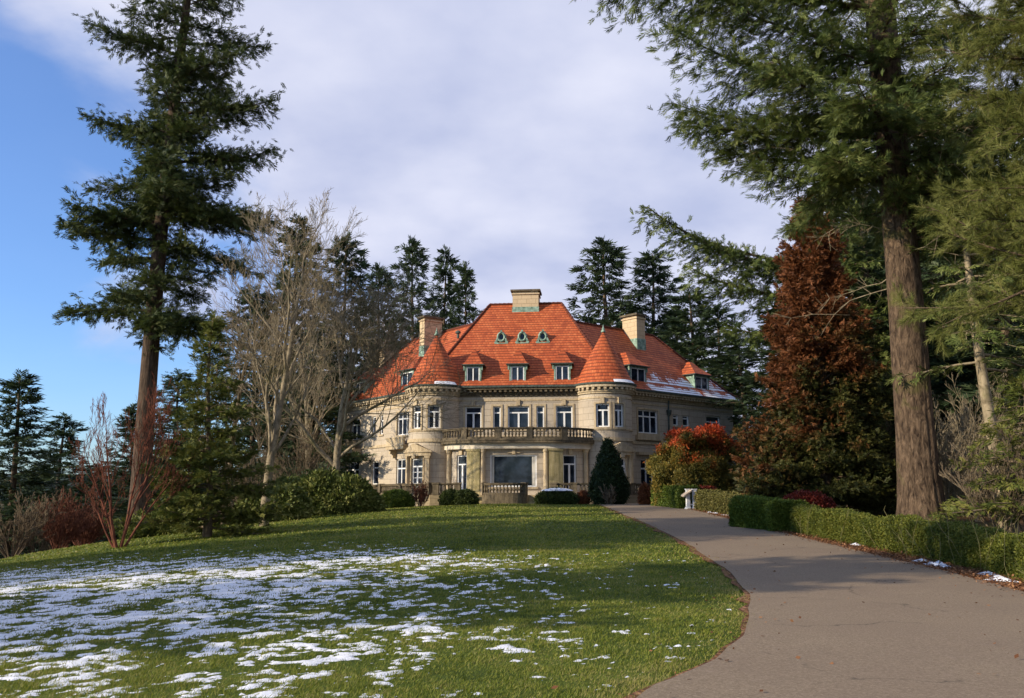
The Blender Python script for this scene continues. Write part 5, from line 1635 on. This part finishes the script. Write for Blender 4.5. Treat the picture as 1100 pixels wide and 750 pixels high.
make_tree('bare_tree', loc, w, None, M['bark_brown'], None, 'leafless tree just outside the far end of the mansion left wing', 'tree', 'leafless trees left of the mansion')
print('bare trees done')

# far firs, from three built kinds
def far_kind(seed, R, p, nb, spray=.60, K=9, **k):
    return conifer_data(seed, 20.0, 1.2, lambda u: R * (1 - u) ** p * (1 + .15 * math.sin(u * 30 + seed)) + .25, nb, .2, spray=spray, K=K, step=.33, droop=.20, rise=.20, blen=.38, hang=.12, gaps=.22, wid=.13, **k)


kinds = [far_kind(91, 4.2, .78, 92, vol=2, volr=.15), far_kind(92, 3.3, .88, 96, vol=2, volr=.12), far_kind(93, 5.0, .7, 100, vol=2, volr=.2)]
protos = [None, None, None]


def far_fir(kind, px, py, Y, wid, label, group, mat='fir_far'):
    loc = P3(px, Y); loc = (loc[0], loc[1], loc[2] - .3); H = top_h(loc, py); s = H / 20.0
    R = (4.2, 3.3, 5.0)[kind]; sx_ = wid / 2 / 950 * Y / R * 2.05
    rz = random.Random(px * 7 + py).uniform(0, 6.28)
    if protos[kind] is None:
        w_, c_ = kinds[kind]; protos[kind] = make_tree('fir_tree', loc, w_, c_, M['bark_fir'], M[mat], label, 'tree', group, rz)
        protos[kind].scale = (sx_, sx_, s); return protos[kind]
    r_ = copy_thing(protos[kind], loc, rz, (sx_, sx_, s), label, group); return r_


G1 = 'firs behind the mansion'; G2 = 'firs at the far left edge'; G3 = 'dark evergreens on the right'
for k, px, py, Y, wd, lb, g in [
    (0, 440, 260, 100, 62, 'dark fir behind the left wing chimney, broad topped', G1),
    (1, 478, 268, 104, 46, 'slim dark fir right behind the left turret roof', G1),
    (1, 497, 284, 98, 42, 'shorter dark fir touching the central roof hip', G1),
    (1, 312, 238, 80, 78, 'tall fir rising behind the pale leafless trunk', G1),
    (0, 358, 256, 84, 80, 'fir behind the leafless trees just right of the tallest trunk', G1),
    (0, 404, 288, 92, 60, 'fir above the far end of the left wing roof', G1),
    (2, 262, 312, 76, 90, 'low fir hidden in the leafless trees left of the pale trunk', G1),
    (2, 336, 350, 70, 90, 'lowest fir in the thicket beside the left wing', G1),
    (0, 657, 261, 95, 92, 'broad fir behind the right side of the central roof', G1),
    (0, 704, 272, 98, 84, 'fir right behind the right wing chimney', G1),
    (1, 746, 312, 88, 72, 'dark fir above the right wing roof, pointed top', G1),
    (0, 774, 330, 84, 74, 'dark fir over the far end of the right wing', G1),
    (2, 800, 362, 80, 90, 'bushy evergreen where the right wing ends', G1),
    (1, 728, 332, 104, 60, 'far fir half hidden between two firs over the right wing', G1),
    (1, -2, 402, 52, 74, 'dark fir cut by the left edge of the photo', G2),
    (1, 58, 447, 68, 62, 'small grey green fir standing alone at far left', G2),
    (1, 128, 436, 82, 50, 'fir seen through the coral stems', G2),
    (2, 30, 505, 74, 110, 'low dark evergreen at the foot of the far left firs', G2),
    (2, 100, 500, 86, 110, 'low evergreen mass behind the rusty brush', G2),
    (2, 182, 470, 60, 110, 'evergreen behind the leaning fir trunk and spruce', G2),
    (2, 176, 400, 84, 80, 'fir between the leaning trunk and the spruce top', G2),
    (0, 950, 130, 58, 150, 'tall evergreen filling the gap left of the giant trunk', G3),
    (0, 1008, 90, 64, 170, 'tall far evergreen showing right of the giant trunk', G3),
    (2, 1030, 180, 44, 170, 'dark evergreen right of the giant trunk', G3),
    (2, 1094, 120, 38, 170, 'dark evergreen at the right edge behind the pine', G3),
    (2, 975, 250, 60, 150, 'evergreen far behind the giant trunk', G3),
    (2, 858, 330, 62, 110, 'evergreen behind the rusty cedar', G3),
    (0, 1066, 300, 62, 140, 'far evergreen in the gap right of the giant trunk', G3),
    (2, 1010, 395, 74, 130, 'lowest far evergreen behind the leafless scrub', G3),
    (2, 900, 400, 74, 120, 'low evergreen closing the gap behind the cedar', G3),
]: far_fir(k, px, py, Y, wd, lb, g)
loc = P3(918, 45)
exs = [(11.2, PI - .06, 10.4, .34, .10), (10.0, PI + .12, 8.6, .22, .14), (8.6, PI - .1, 6.0, .1, .1), (11.8, PI + .1, 7.5, .30, .12)]
w, c = conifer_data(95, 19, 1.5, lambda u: 3.6 * (1 - u) ** .6 + .3, 110, .3, spray=.42, K=11, step=.24, droop=.25, rise=.12, blen=.34, hang=.25, gaps=.15, vol=2, volr=.15, extra=exs)
make_tree('fir_tree', loc, w, c, M['bark_fir'], M['fir_big'], 'mid green fir behind the rusty cedar, one long limb reaching left over the roof line', 'tree', G3)
# small pale trunk and broadleaf evergreen at the far right
loc = P3(1085, 27)
w, c = conifer_data(97, 12.5, 4.8, lambda u: 3.0 * (1 - u) ** .6 + .2, 50, .19, spray=.34, K=9, step=.3, droop=.3, rise=.1, blen=.4, hang=.2, lean=(-.05, 0), gaps=.2)
make_tree('hemlock_tree', loc, w, c, M['bark_pale'], M['fir_big'], 'slim pale trunked evergreen right of the giant fir', 'tree')
loc = P3(1112, 24.5)
w, c = conifer_data(98, 4.4, .6, lambda u: 2.4 * (1 - u) ** .6 + .2, 60, .10, spray=.30, K=9, step=.25, droop=.25, rise=.1, blen=.45, hang=.15, gaps=.15)
make_tree('hemlock_tree', loc, w, c, M['bark_brown'], M['spruce'], 'low green evergreen near the right edge among leafless scrub', 'tree')

# trees outside the left of the view, which shade the middle of the lawn
w1, c1 = conifer_data(101, 17, 2.0, lambda u: 4.4 * (1 - u) ** .7 * (1 + .2 * math.sin(u * 23)) + .3, 110, .38, spray=.62, K=8, step=.36, droop=.25, rise=.15, blen=.4, hang=.15, gaps=.2, wid=.14, vol=2, volr=.25)
OFF = [(-25.0, 15.5, 1.18), (-26, 19.0, 1.2), (-15.5, 8.4, .9), (-30.5, 12.5, 1.38)]
G4 = 'firs standing left of the view'
pr = None
for i, (x, y, s) in enumerate(OFF):
    lb = 'fir standing left of the lawn, outside the photo, casting shade across the grass'
    if pr is None: pr = make_tree('fir_tree', (x, y, tzf(x, y)), w1, c1, M['bark_fir'], M['fir'], lb, 'tree', G4); pr.scale = (s, s, s)
    else: copy_thing(pr, (x, y, tzf(x, y)), i * 1.3, s, lb, G4)

# ---------------------------------------------------------------- scrub, bushes and hedges
def scrub(name, px, Y, hgt, seed, n, mat, label, group=None, spread=.5, r=.03):
    loc = P3(px, Y); rs = np.random.RandomState(seed); fk = []
    for k in range(n):
        a = rs.uniform(0, 6.28); q = rs.uniform(.1, spread); fk.append((math.cos(a) * q, math.sin(a) * q, hgt * rs.uniform(.55, .9), r * rs.uniform(.6, 1.1)))
    w_ = bare_data(seed, 3, .05, 3, (7, 5, 4), .45, .15, .2, .45, fork=fk, rmin=.005 + Y * .00012, wob=.13)
    return make_tree(name, loc, w_, None, M[mat], None, label, 'shrub', group)


scrub('bare_shrub', 62, 40, 2.7, 201, 34, 'bark_rust', 'wide rusty red leafless brush beyond the left of the lawn', None, .95, .02)
scrub('bare_shrub', 90, 42, 2.4, 202, 30, 'bark_rust', 'rusty red leafless brush nearest the coral barked maple', None, .95, .02)
scrub('bare_shrub', 12, 38, 3.2, 203, 20, 'bark_brown', 'brown leafless brush at the left edge of the photo', None, .8)
scrub('bare_shrub', 52, 52, 4.6, 204, 16, 'bark_brown', 'grey brown leafless saplings behind the rusty brush', None, .5)
GS = 'leafless scrub behind the right hedge'
scrub('bare_shrub', 1020, 29, 4.2, 211, 18, 'bark_pale', 'leafless scrub just right of the giant trunk', GS, .5)
scrub('bare_shrub', 1050, 33, 5.2, 212, 16, 'bark_pale', 'tallest leafless scrub behind the slim pale trunk', GS, .45)
scrub('bare_shrub', 1078, 25, 3.2, 213, 18, 'bark_brown', 'leafless scrub below the low evergreen near the right edge', GS, .7)
scrub('bare_shrub', 1105, 27, 4.2, 214, 16, 'bark_pale', 'leafless scrub cut by the right edge of the photo', GS, .55)
scrub('bare_shrub', 945, 39, 4.6, 215, 12, 'bark_brown', 'leafless scrub in the gap left of the giant trunk', GS, .35, .022)
scrub('bare_shrub', 1000, 40, 5.5, 216, 16, 'bark_brown', 'leafless scrub deep behind the giant trunk', GS, .4)
scrub('bare_shrub', 806, 52, 4.6, 217, 10, 'bark_brown', 'leafless shrub between the red topped bush and the cedar', None, .45)
scrub('bare_shrub', 262, 40, 3.4, 218, 16, 'bark_brown', 'leafless undergrowth beneath the pale leafless tree', None, .6)
scrub('bare_shrub', 318, 50, 6.2, 219, 16, 'bark_brown', 'leafless undergrowth above the laurel bush', None, .6)

# laurel left of the mansion
loc = P3(350, 44)
cr, co = bush_data(301, [(-1.6, 0, .5, 1.3, 1.2, 1.15), (-.3, .2, .7, 1.5, 1.4, 1.35), (1.0, 0, .6, 1.35, 1.2, 1.2), (1.9, .3, .3, .8, .9, .8), (-2.6, .4, .3, .9, .9, .8), (.3, -.7, .2, 1.2, .8, .8)], 11000, .20, 4, .5)
make_bush('laurel_bush', loc, cr, co, M['laurel'], 'big rounded laurel bush with glossy leaves at the lawn crest', 'bush')
loc = P3(292, 40)
cr, co = bush_data(302, [(-.6, 0, .4, 1.0, .9, .9), (.6, .2, .5, 1.0, .9, 1.0)], 4500, .16, 4, .5)
make_bush('laurel_bush', loc, cr, co, M['laurel'], 'smaller laurel bush at the foot of the pale leafless tree', 'bush')
loc = P3(165, 37)
cr, co = bush_data(303, [(-.5, 0, .2, .8, .8, .7), (.6, .2, .3, .9, .8, .8), (1.6, 0, .2, .8, .8, .7)], 4500, .12, 4, .5)
make_bush('undergrowth_bush', loc, cr, co, M['spruce'], 'low green undergrowth between the leaning trunk and the spruce', 'bush')

# clipped box by the terrace
def lump(name, px, Y, rx, ry, rz, n, leaf, mat, label, cat='bush', seed=1, cz=.45, more=()):
    loc = P3(px, Y); cr, co = bush_data(seed, [(0, 0, rz * cz, rx, ry, rz)] + list(more), n, leaf, 4, .6)
    return make_bush(name, loc, cr, co, M[mat], label, cat)


lump('box_bush', 426, 53, 1.05, .8, .72, 4200, .09, 'box', 'low rounded box bush at the left end of the terrace', seed=311, more=[(-.7, 0, .1, .7, .6, .5)])
lump('box_bush', 484, 52.5, .62, .6, .62, 2800, .08, 'boxdark', 'left one of the twin dark box bushes by the terrace steps', seed=312)
lump('box_bush', 500, 52.2, .72, .6, .60, 3000, .08, 'boxdark', 'right one of the twin dark box bushes by the terrace steps', seed=313)
b_ = lump('box_bush', 598, 52.4, 1.22, .7, .62, 4200, .09, 'boxdark', 'wide clipped box bush capped with white snow', seed=314)
lb_ = P3(598, 52.4)
V = []; F = []; nr, na = 8, 26
for i in range(nr + 1):
    for j in range(na):
        a = j * 2 * math.pi / na; q = i / nr; wv_ = 1 + .07 * math.sin(a * 3 + 1) + .05 * math.sin(a * 5)
        V.append((.92 * q * math.cos(a) * wv_, .52 * q * math.sin(a) * wv_, .86 + .12 * math.sqrt(max(0, 1 - q ** 3)) - .07 * q))
for i in range(nr):
    for j in range(na): F.append((i * na + j, i * na + (j + 1) % na, (i + 1) * na + (j + 1) % na, (i + 1) * na + j))
sc = link_mesh('snow_cap', [(v[0] + lb_[0], v[1] + lb_[1], v[2] + lb_[2]) for v in V], [np.array(F)[:, ::-1]], M['snow'], smooth=True)
tag(sc, 'cap of white snow lying on the wide clipped box bush', 'snow')
lump('russet_bush', 627, 52.6, .36, .36, .42, 1500, .07, 'russet', 'small round russet ball bush near the steps', seed=315, cz=.85)
# dark conical shrub
loc = P3(654, 51.5)
cr, co = bush_data(316, [(0, 0, .6, 1.0, 1.0, 1.0), (0, 0, 1.5, .92, .92, 1.1), (.05, 0, 2.3, .68, .68, .95), (0, 0, 3.0, .36, .36, .75), (-.4, -.3, 1.0, .7, .6, .9), (.5, -.2, .9, .65, .6, .9)], 11000, .12, 4, .45)
make_bush('yew_shrub', loc, cr, co, M['yew'], 'dark green conical shrub beside the right turret door', 'bush')
loc = P3(658, 50.2)
rs = np.random.RandomState(2)
scrub('bare_shrub', 655, 50.4, 1.3, 221, 12, 'bark_brown', 'tuft of leafless stems in front of the dark conical shrub', None, .35, .012)
scrub('bare_shrub', 452, 53, 1.6, 222, 14, 'bark_rust', 'small red brown leafless shrub at the terrace wall', None, .5, .012)
lump('red_shrub', 693, 50.5, .35, .35, .8, 1500, .09, 'russet', 'small russet shrub left of the red topped bush', seed=317)

# bushy tree with red top
loc = P3(750, 47)
lm = []
rs = np.random.RandomState(14)
for k in range(46):
    a = rs.uniform(0, 6.28); h = rs.uniform(.1, 3.5); R = 2.45 * (1 - (h / 4.6) ** 2.2) ** .5 * rs.uniform(.55, .92); q = rs.uniform(.32, .62)
    lm.append((R * math.cos(a), R * math.sin(a) * .9, h + .2, q, q, q * .8))
lm += [(0, 0, 1.4, 1.8, 1.7, 1.7), (.55, -.2, 3.55, .75, .7, .55), (.95, 0, 3.85, .45, .4, .4), (-.9, -.2, 3.0, .6, .6, .5)]
cr, co = bush_data(318, lm, 26000, .15, 5, .35)
make_bush('bushy_conifer', loc, cr, co, M['maple'], 'broad bushy evergreen turning orange with a bright red top', 'bush')
lump('red_shrub', 757, 43.5, .7, .4, .42, 1800, .09, 'redleaf', 'low dark red shrub behind the white sign stand', seed=319, cz=1.5)
lump('red_shrub', 868, 28.6, .85, .5, .52, 2600, .08, 'redleaf', 'low dark red shrub at the foot of the rusty cedar', seed=320, cz=1.3)

# hedges along the driveway
def hedge(name, pts, w_, h_, n, leaf, mat, label, seed, **k):
    V, F, r = hedge_data(seed, pts, w_, h_, n, leaf, **k)
    o = link_mesh(name, V, [F], M[mat], rnd=r); return tag(o, label, 'hedge')


hpt = lambda L, off=.52: (lambda A: A + np.array([off * .75, off * .65]))(resample([gp(*q) for q in L], 60))
hedge('box_hedge', hpt([(703, 544), (714, 545), (726, 546.5), (735, 547.5)]), .95, .98, 9000, .075, 'box', 'clipped green box hedge left of the white sign stand', 401)
hedge('thin_hedge', hpt([(750, 549), (762, 551), (775, 553), (790, 556)]), .8, .80, 5200, .07, 'drybox', 'thin dry olive hedge right of the white sign stand', 402)
hedge('box_hedge', hpt([(792, 567), (808, 569), (826, 571), (838, 573)], .6), 1.15, .86, 15000, .060, 'box', 'thick block of clipped green box hedge in front of the rusty cedar', 403)
HL = [(856, 574), (880, 579), (910, 585), (950, 592.5), (1000, 603), (1050, 613.5), (1100, 625), (1180, 643), (1290, 668)]
hp = hpt(HL)
hedge('long_hedge', hp, .74, .70, 90000, .038, 'hedge', 'long low green hedge running along the driveway to the right edge', 404)
# leafless stalks growing through and in front of the long hedge
rs = np.random.RandomState(77); sg = []
for k in range(70):
    i = rs.randint(0, 59); f = rs.uniform(); p = hp[i] * (1 - f) + hp[i + 1] * f
    if rs.uniform() > .25 + i / 60: continue
    p = p + np.array([-.52, -.30]) * rs.uniform(.5, 1.4); z = tzf(*p); q = np.array([p[0], p[1], z]); d = unit(np.array([rs.normal(0, .3), rs.normal(0, .3), 1.0])); L = rs.uniform(.4, 1.25)
    for s in range(4):
        d = unit(d + rs.normal(0, .13, 3)); q2 = q + d * L / 4; sg.append((q, q2, .007, .005)); 
        if rs.uniform() < .5: d2 = unit(d + rs.normal(0, .5, 3)); sg.append((q2, q2 + d2 * rs.uniform(.1, .35), .004, .003))
        q = q2
V, F = prisms([a[0] for a in sg], [a[1] for a in sg], [a[2] for a in sg], [a[3] for a in sg], 3)
o = link_mesh('dry_stalks', V, [F], foliage_mat('dry_stalk', (0.10, .10, .035), (.22, .20, .08), (.36, .30, .15)), rnd=np.full(len(F), .5))
tag(o, 'dry leafless stalks growing along the front of the long hedge', 'stalks', kind='stuff')
# snow lying along the foot of the hedges
V = []; F = []; rs = np.random.RandomState(31)
for k in range(62):
    if k % 4 and k < 50: continue
    i = int(8 + 51 * rs.uniform() ** .6) if k < 55 else rs.randint(0, 4); p = hp[i] + np.array([-.62, -.36]) * rs.uniform(.85, 1.25) + rs.normal(0, .12, 2)
    if 50 <= k < 62: px_ = rs.uniform(758, 788); p = np.array(gp(px_, 551 + (px_ - 758) * .14))
    rx, ry = rs.uniform(.06, .30), rs.uniform(.03, .09); an = -.9 + rs.normal(0, .3); b = len(V); n = 14
    V.append((p[0], p[1], tzf(*p) + .085)); 
    for j in range(n):
        a = j * 6.283 / n; q = 1 + rs.uniform(-.3, .3); x = rx * math.cos(a) * q; y = ry * math.sin(a) * q
        X = p[0] + x * math.cos(an) - y * math.sin(an); Y = p[1] + x * math.sin(an) + y * math.cos(an); V.append((X, Y, tzf(X, Y) + .02))
    for j in range(n): F.append((b, b + 1 + j, b + 1 + (j + 1) % n))
o = link_mesh('snow', V, [np.array(F)], M['snow']); tag(o, 'scraps of white snow lying along the foot of the hedges', 'snow', kind='stuff')

# white sign stand: two white posts on snowy feet carrying a small tilted panel
loc = P3(743, gp(743, 547.5)[1])
sg_ = empty('sign_stand', loc, 0.15, 'white painted sign stand of two posts with a tilted panel beside the driveway', 'sign')
for x, y in ((-.17, 0), (.16, .02)):
    m = MB(); m.box(x - .085, x + .085, y - .07, y + .07, -.1, .93); m.box(x - .12, x + .12, y - .10, y + .10, .0, .07)
    for k in (-1, 1): m.hexa([(x + k * .085 - .0, y - .03, 0), (x + k * .20, y - .03, 0), (x + k * .20, y + .03, 0), (x + k * .085, y + .03, 0), (x + k * .085, y - .03, .16), (x + k * .10, y - .03, .16), (x + k * .10, y + .03, .16), (x + k * .085, y + .03, .16)][::1])
    m.box(x - .12, x + .12, y - .09, y + .09, .93, .97)
    m.build('post', M['white'], sg_, bevel=.006)
m = MB(); m.hexa([(-.46, -.28, .58), (-.06, -.30, .86), (-.06, .10, .90), (-.46, .12, .62), (-.48, -.28, .63), (-.08, -.30, .91), (-.08, .10, .95), (-.48, .12, .67)])
t = NT('sign_board'); col = t.ramp(t.noise(6, 4, .6, t.obj()), [(.4, (.40, .31, .22)), (.6, (.56, .46, .34))]); t.princ(col, .6); m.build('panel', t.m, sg_)
m = MB(); m.box(-.09, .075, -.02, .03, .2, .27); m.build('rail', M['white'], sg_)

# slim white door notice seen on the terrace is left out; distant ridge closes the horizon
def hills():
    a = np.linspace(-1.4, 1.4, 200); V = []; F = []
    for i, q in enumerate(a):
        R = 900; h = 14 + 16 * float(fbm(np.array([q * 3 + 9]), np.array([0.3]), 5, 1.3, 4)[0])
        for rr, hz in ((R, -12), (R + 120, h), (R + 500, h * .8), (R + 1200, -12)): V.append((rr * math.sin(q), rr * math.cos(q), hz))
    for i in range(len(a) - 1):
        for j in range(3): F.append((i * 4 + j, (i + 1) * 4 + j, (i + 1) * 4 + j + 1, i * 4 + j + 1))
    o = link_mesh('hills', V, [np.array(F)[:, ::-1]], foliage_mat('distant_woods', (.015, .028, .018), (.03, .05, .03), (.05, .07, .04), .02), rnd=np.full(len(F), .5)); o['kind'] = 'structure'


hills()
